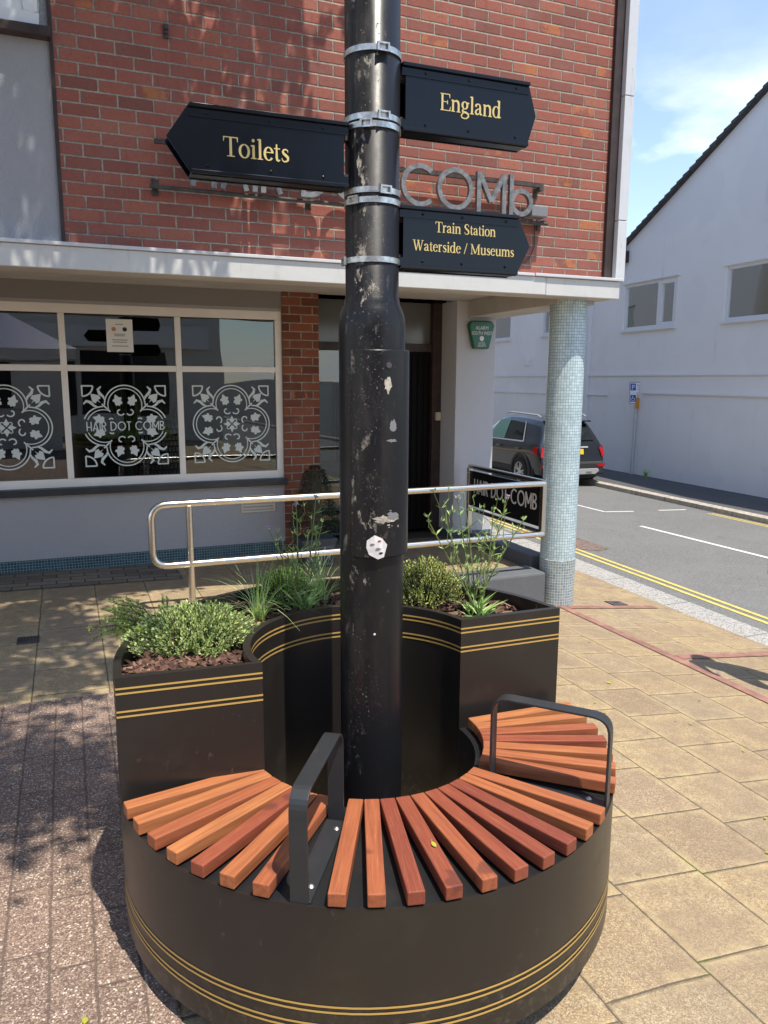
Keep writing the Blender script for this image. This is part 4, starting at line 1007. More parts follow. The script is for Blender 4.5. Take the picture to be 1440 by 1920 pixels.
# armrests: flat bar bent to an inverted U
for a in (R(-123.3), R(-49.1)):
    er = Vector((math.cos(a), math.sin(a), 0)); et = Vector((-er.y, er.x, 0)); w, th = .043, .007
    path = bend([(.742, 0, .442), (.742, 0, .705), (.412, 0, .705), (.412, 0, .442)], .05, 7); mb = MB()
    for i, p in enumerate(path):
        tt = path[min(i+1, len(path)-1)] - path[max(i-1, 0)]; tt.normalize(); nn = Vector((-tt.z, 0, tt.x))
        for sx, sn in ((-1, -1), (1, -1), (1, 1), (-1, 1)):
            q = p + nn*sn*th/2; mb.v.append(CB + er*q.x + ZA*q.z + et*sx*w/2)
    n = len(path)
    for i in range(n-1):
        for k in range(4): mb.f.append((i*4+k, i*4+(k+1) % 4, (i+1)*4+(k+1) % 4, (i+1)*4+k)); mb.mi.append(0)
    T = Matrix.Translation(CB) @ Matrix.Rotation(a, 4, 'Z')
    mb.box(.375, .742, -.026, .026, .4405, .4465, T=T)
    ar = mb.build('armrest', 'arm', bn, weld=True, bevel=.0015)
    for r_ in (.455, .69):
        MB().lathe([(.009, .4465), (.009, .449), (.005, .453), (0, .454)], tuple(CB + er*r_ + et*.012), 10).build('bolt', 'band_steel', ar, loc=bn.location, smooth=True)
# bark mulch
random.seed(13)
def in_planter(r0=.40, r1=.715, a0=14, a1=178):
    a = R(random.uniform(a0, a1)); r_ = math.sqrt(random.uniform(r0*r0, r1*r1)); return CB.x + r_*math.cos(a), CB.y + r_*math.sin(a)
mm = MB()
for i in range(64):
    a0 = R(11) + (A_L-R(11))*i/64; a1 = R(11) + (A_L-R(11))*(i+1)/64
    for j in range(6):
        rr = [.383 + (.728-.383)*q/6 for q in (j, j+1)]
        P = []
        for a, r_ in ((a0, rr[0]), (a0, rr[1]), (a1, rr[1]), (a1, rr[0])):
            x, y = CB.x + r_*math.cos(a), CB.y + r_*math.sin(a); P.append((x, y, .742 + .03*noise.noise(Vector((x*9, y*9, 0)))))
        mm.quad(*P, mi=0)
# close the wedges beside the radial ends
mm.quad((CB.x-.73, CB.y-.03, .74), (CB.x-.37, CB.y-.06, .74), (CB.x-.37, CB.y+.03, .74), (CB.x-.73, CB.y+.05, .74)); mm.quad((CB.x+.37, CB.y+.085, .74), (CB.x+.73, CB.y+.08, .74), (CB.x+.73, CB.y+.14, .74), (CB.x+.37, CB.y+.16, .74))
for i in range(2600):
    if i < 500:
        x = CB.x - random.uniform(.40, .72); y = CB.y + random.uniform(-.018, .14)
    else: x, y = in_planter(a0=17, a1=180)
    z = .752 + .03*noise.noise(Vector((x*9, y*9, 0))) + random.uniform(0, .016); l = random.uniform(.012, .045); w = random.uniform(.005, .013)
    d = Vector((random.uniform(-1, 1), random.uniform(-1, 1), random.uniform(-.35, .35))).normalized(); n = (ZA + rv()*.7).normalized(); s_ = d.cross(n).normalized()*w; p = Vector((x, y, z)); h = n*random.uniform(.002, .005)
    b = len(mm.v); q0, q1 = p - d*l/2, p + d*l/2
    mm.v += [q0-s_, q1-s_*.6, q1+s_*.7, q0+s_, q0-s_*.8+h, q1-s_*.5+h, q1+s_*.5+h, q0+s_*.8+h]
    for f in ((4, 5, 6, 7), (0, 1, 5, 4), (1, 2, 6, 5), (2, 3, 7, 6), (3, 0, 4, 7)): mm.f.append(tuple(b+k for k in f)); mm.mi.append(1)
tag(mm.build('bark_mulch', ['soil', 'bark']), 'dark brown bark mulch filling the planter', 'mulch', kind='stuff')

# ------------------------------------------------------------------ plants in the planter
def bush(name, label, mat, c, rad, n, ll, lw, seed, stemcol='stem_dark', upright=.6, group=None, nst=40):
    random.seed(seed); c = Vector(c)
    t = thing(name, label, 'plant', tuple(c), group); st = MB(); lf = MB()
    per = max(1, n//nst)
    for i in range(nst):
        # each stem ends in a shoot with leaves set in whorls
        a = random.uniform(0, 6.283); q = math.sqrt(random.random()); el = math.sqrt(max(0, 1-q*q*.92))*random.uniform(.74, 1.06)
        tip = c + Vector((rad[0]*q*math.cos(a)*random.uniform(.9, 1.08), rad[1]*q*math.sin(a)*random.uniform(.9, 1.08), rad[2]*el))
        root = c + Vector((rad[0]*.35*q*math.cos(a), rad[1]*.35*q*math.sin(a), 0)); mid = (root+tip)/2 + rv()*rad[0]*.08
        st.tube([root, mid, tip], [.003, .0025, .0012], 4)
        ax = (tip-mid).normalized()*(1-upright) + ZA*upright + Vector((math.cos(a), math.sin(a), 0))*q*.5; ax.normalize()
        L_ = min(rad[2]*.8, .075)
        for k in range(per):
            u = k/per; p = tip - ax*L_*(1-u)*1.0 + rv()*.004
            e1 = ax.orthogonal().normalized(); ang = k*2.4; side = (e1*math.cos(ang) + ax.cross(e1)*math.sin(ang))
            d = side*(1.1 - .75*u) + ax*(.35 + .8*u); leaf(lf, p, d, ax, ll*random.uniform(.7, 1.15)*(1 - .25*u), lw*random.uniform(.8, 1.1))
    st.build('stems', stemcol, t); lf.build('leaves', mat, t); return t
PX = lambda dx, dy, z=.75: (CB.x+dx, CB.y+dy, z)
bush('hebe_shrub', 'low grey green shrub with dense small leaves at the left end of planter', 'lcar', PX(-.50, .27), (.215, .15, .15), 11000, .017, .0078, 31, nst=520)
bush('box_shrub', 'rounded yellow green shrub behind the right side of the lamp column', 'lyel', PX(.40, .44), (.16, .14, .185), 7600, .0125, .0072, 32, nst=420)
bush('green_shrub', 'bright fresh green feathery shrub behind the grass tuft', 'lgrn', PX(-.10, .63), (.13, .10, .15), 3600, .018, .004, 33, nst=200)
bush('creeping_plant', 'small dark round leaved trailing plant at the back of planter', 'lgrn', PX(-.40, .50), (.12, .08, .10), 420, .014, .012, 34, nst=60)
# feathery conifer sprays hanging over the left rim
random.seed(41)
t = thing('juniper', 'feathery low conifer hanging over the planter left rim', 'plant', PX(-.60, .38))
st, lf = MB(), MB()
for i in range(62):
    a = R(random.uniform(80, 235)); r0 = Vector(PX(-.585, .36, .775)) + Vector((random.uniform(-.05, .05), random.uniform(-.06, .06), 0)); l = random.uniform(.10, .21); tip = r0 + Vector((math.cos(a)*l, math.sin(a)*l*.7, random.uniform(-.02, .12)))
    mid = (r0+tip)/2 + ZA*.035; st.tube([r0, mid, tip], [.0025, .002, .001], 4)
    for k in range(75):
        u = .15 + .85*k/75; p = r0*(1-u)**2 + mid*2*u*(1-u) + tip*u*u; d = (tip-r0).normalized() + rv()*1.1
        leaf(lf, p + rv()*.012*(1.2-u), d, rv(), random.uniform(.010, .022)*(1.15-.5*u), .0042)
st.build('stems', 'stem_dark', t); lf.build('leaves', 'lfir', t)
# grass tuft
def tuft(name, label, c, n, L0, L1, seed, lean, w=.004, mat='lgrass'):
    random.seed(seed); c = Vector(c); t = thing(name, label, 'plant', tuple(c)); mb = MB()
    for i in range(n):
        a = random.uniform(0, 6.283); l = random.uniform(L0, L1); k = random.uniform(.05, lean); d = Vector((math.cos(a), math.sin(a), 0)); s_ = Vector((-d.y, d.x, 0)); p0 = c + rv()*.02; p0.z = c.z
        P = []
        for j in range(6):
            u = j/5; p = p0 + d*(l*k*u*(.3+u)) + ZA*(l*(u - k*.62*u*u)); P.append((p, w*(1-u*.9)))
        for (p, w0), (q, w1) in zip(P[:-1], P[1:]): mb.v += [p-s_*w0/2, p+s_*w0/2, q+s_*w1/2, q-s_*w1/2]; b = len(mb.v)-4; mb.f.append((b, b+1, b+2, b+3)); mb.mi.append(0)
    mb.build('blades', mat, t); return t
tuft('grass_tuft', 'tuft of long arching green grass in the left half of planter', PX(-.235, .46), 85, .13, .30, 51, 1.15)
tuft('sedge_tuft', 'clump of fine pale grass directly behind the lamp column', PX(.03, .58), 120, .12, .26, 52, .9)
tuft('seedling', 'tiny seedling with two strap leaves at the near left corner of planter', PX(-.655, .055), 5, .05, .085, 53, .8, .009, 'lgrn')
tuft('grass_sprig', 'single bent grass blade at the right tip of planter', PX(.70, .12), 4, .05, .14, 54, .9, .005)
# verbena
def verbena(label, c, stems, seed):
    random.seed(seed); c = Vector(c); t = thing('verbena', label, 'plant', tuple(c), None); st, lf, fl = MB(), MB(), MB()
    for dx, dy, h in stems:
        p0 = c + Vector((random.uniform(-.04, .04), random.uniform(-.04, .04), 0)); tip = c + Vector((dx, dy, h)); mid = (p0+tip)/2 + Vector((random.uniform(-.02, .02), random.uniform(-.02, .02), .02))
        B = lambda u: p0*(1-u)**2 + mid*2*u*(1-u) + tip*u*u
        st.tube([B(u/6) for u in range(7)], [.0034, .0032, .003, .0027, .0024, .002, .0016], 5)
        for nd in (.22, .38, .54, .70, .85):
            p = B(nd); a = random.uniform(0, 3.14)
            for s_ in (1, -1):
                d = Vector((math.cos(a)*s_, math.sin(a)*s_, random.uniform(.1, .8)))
                leaf(lf, p, d, ZA, random.uniform(.035, .075)*(1.15-nd*.5), random.uniform(.006, .011))
                if random.random() < .75:
                    l = random.uniform(.05, .11)*(1.2-nd*.5); q = p + Vector((d.x*.55, d.y*.55, 1)).normalized()*l; mq = (p+q)/2 + Vector((d.x, d.y, 0))*.02
                    st.tube([p, mq, q], [.0018, .0015, .0012], 4)
                    for w in range(4): leaf(lf, q + rv()*.004, ZA + rv()*.8, rv(), random.uniform(.010, .026), .005)
        for w in range(7): leaf(lf, tip + rv()*.004, ZA + rv()*.9, rv(), .014, .005)
        if random.random() < .3:
            for w in range(9): fl.ico(tip + rv()*.008 + ZA*.006, .0035, 1)
    for k in range(46):
        a = random.uniform(0, 6.283); leaf(lf, c + rv()*.025 + ZA*.01, Vector((math.cos(a), math.sin(a), random.uniform(.2, 1.3))), ZA, random.uniform(.05, .12), random.uniform(.010, .018))
    st.build('stems', 'stem', t); lf.build('leaves', 'lverb', t)
    if fl.v: fl.build('flowers', 'purple', t)
verbena('tall wiry verbena with narrow leaves at the right end of planter', PX(.50, .215), [(-.13, .10, .46), (-.07, .03, .44), (-.02, .08, .45), (.06, .0, .40), (.13, .02, .43), (.17, -.03, .36), (-.17, .05, .36), (.02, -.03, .30)], 61)
verbena('dark stemmed verbena left of the lamp column behind the bench', PX(-.06, .50), [(-.03, -.02, .41), (.05, .0, .43), (-.12, .02, .32), (.09, .05, .33), (-.06, .06, .27)], 67)

# ------------------------------------------------------------------ lamp column and finger signs
PC = Vector((.834, 2.117, 0))
lc = thing('lamp_column', 'tall weathered black lamp column rising through the bench', 'lamp post', (PC.x, PC.y, 0))
pr = [(.0965, -.3), (.0965, 1.70), (.0972, 1.73), (.097, 1.755), (.094, 1.78), (.087, 1.80), (.0795, 1.815), (.0785, 1.83), (.0765, 1.832), (.0765, 6.2), (.06, 6.22), (0, 6.22)]
c_ = MB().lathe(pr, tuple(PC), 64).build('shaft', 'pole', lc, smooth=True, angle=50)
dr = MB(); a0, a1 = R(-86-59), R(-86+59)
dr.arcbox(.094, .1095, 1.088, 1.685, a0, a1, 40); dr.moved(Matrix.Translation(PC))
door = dr.build('access_door', 'pole', lc, weld=True, bevel=.004, smooth=True)
def onp(ang, z, r_=.1045):
    a = R(ang); return PC + Vector((r_*math.cos(a), r_*math.sin(a), z)), Vector((-math.sin(a), math.cos(a), 0)), Vector((math.cos(a), math.sin(a), 0))
def curved(poly, ang, z, r_, name, mat, parent, th=.0006):
    """thin patch wrapped on the door, triangulated as a fan from its middle"""
    mb = MB(); cx = sum(p[0] for p in poly)/len(poly); cz = sum(p[1] for p in poly)/len(poly)
    P = [(cx + (x-cx)*k, cz + (y-cz)*k) for k in (0.001, .35, .7, 1.) for x, y in poly]; n = len(poly)
    for x, y in P:
        a = R(ang) + x/r_; mb.v.append(PC + Vector(((r_+th)*math.cos(a), (r_+th)*math.sin(a), z+y)))
    for k in range(3):
        for i in range(n):
            j = (i+1) % n; mb.f.append((k*n+i, k*n+j, (k+1)*n+j, (k+1)*n+i)); mb.mi.append(0)
    return mb.build(name, mat, parent, loc=lc.location, smooth=True)
curved([(-.028, .02), (-.006, .036), (.016, .026), (.032, .006), (.022, -.03), (.004, -.036), (-.022, -.022), (-.03, 0)], -104, 1.122, .1097, 'sticker', 'sticker', door)
for x, y, s_, m in ((-.012, .008, .008, 'int_grey'), (.004, -.006, .009, 'int_grey'), (.012, -.018, .007, 'ink'), (.008, .018, .006, 'red')):
    curved([(-s_, -s_*.3), (0, -s_*.5), (s_, .1*s_), (s_*.3, s_*.5), (-s_*.6, s_*.4)], -104 + math.degrees(x/.104), 1.122+y, .1105, 'sticker_print', m, door)
random.seed(9)
def ragged(w, h, n=22): return [(w*math.cos(6.283*i/n)*random.uniform(.65, 1.1), h*math.sin(6.283*i/n)*random.uniform(.55, 1.15)) for i in range(n)]
curved(ragged(.013, .026), -87, 1.588, .1097, 'sticker_residue', 'residue', door)
curved(ragged(.045, .013, 30), -88, 1.203, .1097, 'sticker_residue', 'residue', door); curved(ragged(.022, .014), -78, 1.212, .1103, 'sticker_residue', 'int_grey', door)
for i in range(26): curved(ragged(random.uniform(.001, .006), random.uniform(.001, .004), 9), random.uniform(-105, -66), 1.20+random.uniform(-.025, .03), .1098, 'sticker_residue', 'residue', door) if i < 8 else None
curved(ragged(.018, .005, 18), -80, 1.43, .1097, 'sticker_residue', 'int_grey', door); curved(ragged(.012, .02, 18), -78, 1.47, .1097, 'sticker_residue', 'int_grey', door)
curved(arc(0, 0, .0035, .0035, 0, 340, 12), -106, .855, .0965, 'paint_spot', 'white', c_)
p, et, er = onp(-86, 1.641, .1085)
MB().tube([p, p+er*.004], .0085, 14).build('lock', 'iron', door, loc=lc.location)
for z, tw in ((2.468, 20), (2.300, 22), (2.279, -12), (2.112, 26), (2.086, -40), (1.930, -75)):
    mb = MB().lathe([(.0768, z-.0075), (.0795, z-.0075), (.0795, z+.0075), (.0768, z+.0075)], tuple(PC), 48)
    b_ = mb.build('clamp_band', 'band_steel', lc, smooth=True, angle=30)
    a = R(-111 + tw); T = Matrix.Translation(PC) @ Matrix.Rotation(a, 4, 'Z')
    MB().box(.0797, .087, -.017, -.012, z-.011, z+.011, T=T).box(.0797, .087, .012, .017, z-.011, z+.011, T=T).box(.0797, .0865, -.012, .012, z+.007, z+.011, T=T).box(.0797, .0865, -.012, .012, z-.011, z-.007, T=T).build('buckle', 'band_steel', b_, loc=lc.location)

def finger(name_label, sgn, z0, z1, L0, L1, tip, ang, lines):
    """pointed sign panel: sgn +1 to the right, -1 to the left; lines = [(text, left x, width, baseline z, size)]"""
    t = thing('finger_sign', name_label, 'sign', (PC.x, PC.y, (z0+z1)/2))
    T = Matrix.Translation(PC) @ Matrix.Rotation(R(ang), 4, 'Z'); T3 = T.to_3x3()
    h = z1-z0; ch = .018
    poly = [(sgn*L0, z0), (sgn*L1, z0), (sgn*tip, (z0+z1)/2), (sgn*L1, z1), (sgn*L0, z1)]
    if sgn < 0: poly = poly[::-1]
    yf = -.028
    MB().prism(poly, T @ Vector((0, yf, 0)), T3 @ XA, ZA, T3 @ Vector((0, 1, 0)), .005).prism(poly, T @ Vector((0, .023, 0)), T3 @ XA, ZA, T3 @ Vector((0, 1, 0)), .005).build('panel', 'sign', t)
    x0, x1 = sorted((sgn*(L0-.012), sgn*(L1+.002)))
    for z in (z1-.012, z0+.002): MB().box(x0, x1, yf-.010, .034, z, z+.010, T=T).build('channel', 'sign', t, bevel=.0015)
    for z in (z1-.034, z0+.012): MB().box(x0, x1, yf-.0022, yf-.0002, z, z+.020, T=T).build('flange', 'sign', t)
    xb = sorted((sgn*.070, sgn*(L0+.03)))
    for z in (z1-.03, z0+.03): MB().box(xb[0], xb[1], -.015, .015, z-.012, z+.012, T=T).build('bracket', 'rust', t)
    for x in (L0+.06, (L0+L1)/2, L1-.04):
        for z in (z1-.022, z0+.024): MB().ico(T @ Vector((sgn*x, yf-.003, z)), .0042, 1).build('rivet', 'sign', t)
    for txt, lx, wd_, bz, size in lines:
        gl, w = serif_line(txt); o = T @ Vector((lx-PC.x, yf-.0004, bz))
        strokes(MB(), gl, o, T3 @ XA, ZA, T3 @ YN, size, .0009, sx=wd_/(w*size)).build('lettering', 'gold_text', t)
finger('black finger sign lettered Toilets pointing left from the lamp column', -1, 2.116, 2.288, .092, .500, .560, -1.5, [('Toilets', .415, .174, 2.168, .073)])
finger('black finger sign lettered England pointing right, topmost on the lamp column', 1, 2.282, 2.462, .088, .478, .507, -1.0, [('England', 1.026, .197, 2.352, .068)])
finger('black finger sign for Train Station and Waterside Museums, lowest on the lamp column', 1, 1.914, 2.090, .084, .456, .502, -1.0, [('Train Station', 1.018, .198, 2.022, .044), ('Waterside / Museums', .947, .334, 1.968, .044)])

# ------------------------------------------------------------------ white building across the street
XW = lambda y: 12.41 + K*y
wy = lambda x, y, z: Vector((XW(y) + x, y, z))
wu = Vector((K, 1, 0)).normalized(); WN = Vector((-wu.y, wu.x, 0))       # outward normal (towards -x)
wb = thing('white_building', 'white rendered gable building with dark roof across the street', 'building', (13.1, 14, -.716))
sc = wu.y
def wpt(y, z, d=0.): return Vector((XW(y), y, z)) + WN*d
o_w = Vector((XW(0), 0, 0)); uu = lambda y: y/sc
wins = [(14.23, 16.14, 2.86, 3.975), (9.4, 12.72, 2.86, 3.98), (19.0, 20.05, 2.95, 3.95), (22.0, 23.4, 2.93, 4.0)]
wm = MB(); wall_panel(wm, o_w, wu, ZA, WN, uu(2), uu(16.3), -.9, 4.55, [(uu(a), uu(b), c, d) for a, b, c, d in wins if b < 16.3], .13)
wall_panel(wm, o_w, wu, ZA, WN, uu(16.3), uu(34), -.9, 4.55, [(uu(a), uu(b), c, d) for a, b, c, d in wins if a > 16.3], .13)
slope = .54; ry = 8.0; rz = 4.92 + slope*(16.17-ry)
wm.quad(wpt(2, 4.55), wpt(2, 4.55).lerp(wpt(2, 4.55), 0), wpt(2, rz-slope*(ry-2)), wpt(ry, rz), wpt(16.17, 4.92), wpt(16.3, 4.55)) if False else wm.quad(wpt(2, 4.55), wpt(16.3, 4.55), wpt(16.17, 4.92), wpt(ry, rz), wpt(2, rz-slope*(ry-2)))
gb = wm.build('gable_wall', 'white_wall', wb)
MB().quad(wpt(2, -.9, -.14), wpt(34, -.9, -.14), wpt(34, 4.55, -.14), wpt(2, 4.55, -.14)).build('inner_wall', 'interior', wb)
def wbox(y0, y1, z0, z1, d0, d1):
    mb = MB(); c = [wpt(y, z, d) for z in (z0, z1) for y in (y0, y1) for d in (d0, d1)]
    mb.v += c
    for f in ((0, 2, 3, 1), (4, 5, 7, 6), (0, 1, 5, 4), (2, 6, 7, 3), (0, 4, 6, 2), (1, 3, 7, 5)): mb.f.append(f); mb.mi.append(0)
    return mb
wbox(2, 34, 1.735, 1.775, .001, .03).build('string_course', 'white_wall', wb); wbox(2, 15.2, 1.30, 1.335, .001, .035).build('plinth_ledge', 'white_wall', wb); wbox(16.6, 34, 1.22, 1.25, .001, .03).build('plinth_ledge', 'white_wall', wb)
wbox(17.5, 17.62, -.7, 4.2, .0, .10).build('downpipe', 'upvc_cool', wb)
for i, (a, b, c, d) in enumerate(wins):
    f = wbox(a, b, c, c+.07, -.09, -.02); f.merge(wbox(a, b, d-.06, d, -.09, -.02)); f.merge(wbox(a, a+.06, c+.07, d-.06, -.09, -.02)); f.merge(wbox(b-.06, b, c+.07, d-.06, -.09, -.02))
    if i == 0: f.merge(wbox(14.80, 14.90, c+.07, d-.06, -.09, -.018)); f.merge(wbox(a+.06, 14.80, c+.07, c+.12, -.085, -.016)); f.merge(wbox(a+.06, 14.80, d-.11, d-.06, -.085, -.016)); f.merge(wbox(a+.06, a+.11, c+.12, d-.11, -.085, -.016)); f.merge(wbox(14.75, 14.80, c+.12, d-.11, -.085, -.016))
    wo_ = f.build('window', 'upvc_cool', wb, bevel=.004)
    wbox(a+.06, b-.06, c+.07, d-.06, -.062, -.056).build('pane', 'glass_far', wo_, loc=wb.location)
    wbox(a-.05, b+.05, c-.045, c-.002, -.02, .06).build('sill', 'upvc_cool', wo_, loc=wb.location); wbox(a-.09, b+.09, d+.02, d+.05, .001, .035).build('drip_mould', 'white_wall', wo_, loc=wb.location)
    if i in (1,):
        cm = MB(); n = 60
        for k in range(n):
            y0, y1 = a+.1+(12.35-a)*k/n, a+.1+(12.35-a)*(k+1)/n; z0_, z1_ = c+.05, d-.02
            d0, d1 = -.11-.02*math.sin(k*.9), -.11-.02*math.sin((k+1)*.9); cm.quad(wpt(y0, z0_, d0), wpt(y1, z0_, d1), wpt(y1, z1_, d1), wpt(y0, z1_, d0))
        cm.build('curtain', 'curtain', wo_, loc=wb.location)
    elif i == 0:
        wbox(14.3, 15.95, c, d, -.135, -.13).build('blind', plain('grey_blind', (.34, .36, .39), .8), wo_, loc=wb.location)
        sc_ = MB()
        for k in range(8):
            yy = 15.9-k*.15; sc_.tube([wpt(yy, c+.07, -.08), wpt(yy, c+.24, -.08), wpt(yy-.03, c+.27, -.08), wpt(yy-.06, c+.24, -.08), wpt(yy-.06, c+.07, -.08)], .008, 5)
        sc_.build('scroll_rail', 'ink', wo_, loc=wb.location)
# roof slope with tiled verge
rf = MB()
for (ya_, za_), (yb_, zb_) in (((16.45, 4.92-slope*.28), (ry, rz)), ((ry, rz), (1.5, rz-slope*(ry-1.5)))):
    a, b = wpt(ya_, za_+.02, .12), wpt(yb_, zb_+.02, .12); back = Vector((9, 0, 0)); th = Vector((0, 0, .09)); mb_ = rf
    n = 44
    for k in range(n):
        p, q = a.lerp(b, k/n), a.lerp(b, (k+1)/n); lift = Vector((0, 0, .035 if ya_ > 10 else 0))
        P = [p, q, q+back, p+back]; top = [p+th, q+th*.62, q+back+th*.62, p+back+th]
        rf.quad(*P[::-1]); rf.quad(*top); rf.quad(p, q, top[1], top[0]); rf.quad(p, top[0], top[3], P[3])
rf.build('roof', 'roof', wb)
wbox(16.05, 16.42, 4.52, 4.80, .0, .14).build('eaves_box', 'brown', wb); MB().tube([wpt(16.5, 4.72, .16), wpt(16.5, 4.72, -4)], .06, 8).build('gutter', 'ink', wb); MB().tube([wpt(16.15, 4.60, .06), wpt(16.9, 4.52, .06), wpt(19, 4.50, .06)], .04, 8).build('gutter', 'ink', wb)
MB().quad(wpt(16.3, 4.55, .1), wpt(34, 4.55, .1), wpt(34, 6.4, -5), wpt(16.3, 6.4, -5)).build('low_roof', 'roof', wb)
wbox(16.2, 17.3, 4.12, 4.42, .001, .05).build('fascia_block', 'white_wall', wb)
wbox(20.72, 20.95, 2.08, 2.30, .001, .04).build('vent_cover', 'white_wall', wb)

# parking sign and weed
sp = Vector((12.98+.15, 15.40, -.716))
t = thing('parking_sign', 'small disabled parking sign on a white post against the white wall', 'sign', tuple(sp))
MB().tube([sp, sp+Vector((.0, -.03, 2.05))], .04, 12).build('post', 'metal_grey', t, smooth=True)
sdir = Vector((.97, -.25, 0)).normalized(); sN = Vector((-.25, -.97, 0)).normalized(); tilt = Vector((-.06, .02, 1)).normalized()
so = sp + Vector((-.02, -.05, 2.03))
MB().prism([(-.20, -.27), (.20, -.27), (.20, .27), (-.20, .27)], so, sdir, tilt, sN, .008).build('plate', 'white', t)
bd = MB(); 
for P in ([(-.19, -.26), (.19, -.26)], [(.19, -.26), (.19, .26)], [(.19, .26), (-.19, .26)], [(-.19, .26), (-.19, -.26)]):
    Lp, Rp = brush(P, .012); stroke_quads(bd, Lp, Rp, so, sdir, tilt, sN, .0082, .001)
bd.build('border', 'ink', t)
MB().prism([(-.17, .06), (-.03, .06), (-.03, .23), (-.17, .23)], so, sdir, tilt, sN, .0095).prism([(-.17, -.22), (-.03, -.22), (-.03, -.05), (-.17, -.05)], so, sdir, tilt, sN, .0095).build('symbol', 'blue', t)
sx_ = text_mesh('P', .17, so + sdir*-.10 + tilt*.08, sdir, tilt, sN, .0105); wc = MB()
for P, w in (([(-.115, -.07), (-.115, -.13), (-.075, -.13), (-.055, -.19)], .014), (arc(-.10, -.16, .042, .042, 120, 340, 10), .012)):
    Lp, Rp = brush(P, w); stroke_quads(wc, Lp, Rp, so, sdir, tilt, sN, .0096, .001)
sx_.merge(wc).build('pictogram', 'white', t)
ln = MB()
for k, (tx_, z) in enumerate((('Disabled', .17), ('badge', .115), ('holders', .06), ('only', .005), ('Max stay', -.07), ('3 hours', -.125), ('No return', -.19))):
    ln.merge(text_mesh(tx_, .055, so + sdir*.085 + tilt*z, sdir, tilt, sN, .0095, font_scale_x=.85))
ln.build('lettering', 'ink', t); MB().box(sp.x-.055, sp.x+.055, sp.y-.09, sp.y-.082, 0.93, 1.19).build('tag', 'orange', t)
tuft('weed', 'small green weed at the foot of the white wall', (13.02, 14.75, -.716), 26, .12, .34, 71, .9, .03, 'lgrn')

# ------------------------------------------------------------------ parked car (local: x across, y forward, z up)
CAR = (10.66, 14.45, -.845)
car = thing('parked_car', 'dark grey compact crossover parked with its rear towards the bench', 'car', CAR)
ST = [  # y, half width, bottom, shoulder z, roof z, roof half width
    (0.00, .70, .36, .58, .60, .66), (.04, .80, .30, .64, .68, .72), (.08, .845, .27, .82, .90, .72), (.14, .865, .26, .97, 1.08, .69), (.26, .88, .25, 1.04, 1.32, .62), (.38, .885, .25, 1.05, 1.49, .575),
    (.47, .888, .25, 1.05, 1.555, .575), (.75, .89, .25, 1.04, 1.60, .61), (1.4, .89, .25, 1.00, 1.63, .62), (2.0, .89, .25, .985, 1.63, .62), (2.35, .89, .25, .98, 1.60, .62), (2.75, .885, .25, .97, 1.36, .66), (3.15, .88, .25, .96, 1.08, .72),
    (3.45, .87, .25, .93, 1.01, .70), (3.9, .85, .26, .84, .92, .64), (4.15, .78, .28, .70, .80, .55), (4.28, .62, .34, .58, .64, .45)]
def sect(s_):
    y, w, b, sh, rf_, rw = s_
    H = [(0, b), (w*.82, b), (w*.97, b+.06), (w, b+.22), (w*1.005, sh-.22) if sh-.22 > b+.22 else (w*1.002, (b+.22+sh)/2), (w*.985, sh-.05), (w*.955, sh)]
    dz = rf_-sh
    H += [(w*.955 + (rw-w*.955)*.40, sh+dz*.42), (w*.955 + (rw-w*.955)*.82, sh+dz*.82), (rw*.93, sh+dz*.95), (rw*.72, rf_), (0, rf_+.012)]
    return H
def car_surface():
    mb = MB(); Ls = []
    for s_ in ST:
        H = sect(s_); P = [(x, z) for x, z in H] + [(-x, z) for x, z in H[-2:0:-1]]; Ls.append(len(mb.v)); mb.v += [Vector((x, s_[0], z)) for x, z in P]
    n = len(P)
    for a, b in zip(Ls[:-1], Ls[1:]):
        for k in range(n): mb.f.append((a+k, a+(k+1) % n, b+(k+1) % n, b+k)); mb.mi.append(0)
    mb.f.append(tuple(Ls[0]+k for k in range(n))[::-1]); mb.f.append(tuple(Ls[-1]+k for k in range(n))); mb.mi += [0, 0]
    return mb
CR = Matrix.Translation(CAR) @ Matrix.Rotation(R(-3.2), 4, 'Z')
def carpart(mb, name, mat, smooth=False, parent=None, **k): 
    mb.moved(CR); return mb.build(name, mat, parent or car, smooth, loc=None if parent is None else CAR, **k)
bo_ = car_surface(); body = carpart(bo_, 'body', 'car', True, weld=True, angle=50)
sm_ = body.modifiers.new('sub', 'SUBSURF'); sm_.levels = 2; sm_.render_levels = 2
def sx_at(y, z):
    for a, b in zip(ST[:-1], ST[1:]):
        if a[0] <= y <= b[0]:
            t_ = (y-a[0])/(b[0]-a[0]); s_ = tuple(p + (q-p)*t_ for p, q in zip(a, b)); H = sect(s_)
            for (x0, z0), (x1, z1) in zip(H[1:-1], H[2:]):
                if z0 <= z <= z1 and z1 > z0: return x0 + (x1-x0)*(z-z0)/(z1-z0)
            return H[-2][0]
    return .8
def side_patch(poly, sgn, off, dens=7):
    """patch following the flank: rows across a (y,z) quad"""
    mb = MB(); (y0, z0), (y1, z1), (y2, z2), (y3, z3) = poly
    for i in range(dens+1):
        for j in range(dens+1):
            u, v = i/dens, j/dens; y = (y0*(1-u)+y1*u)*(1-v) + (y3*(1-u)+y2*u)*v; z = (z0*(1-u)+z1*u)*(1-v) + (z3*(1-u)+z2*u)*v
            mb.v.append(Vector((sgn*(sx_at(y, z)+off), y, z)))
    for i in range(dens):
        for j in range(dens): mb.f.append((i*(dens+1)+j, (i+1)*(dens+1)+j, (i+1)*(dens+1)+j+1, i*(dens+1)+j+1)); mb.mi.append(0)
    return mb
dkgl = M('dark_car_glass', (.012, .016, .017), .04, 0, .9).m; grgl = M('green_car_glass', (.10, .22, .20), .04, 0, .9).m
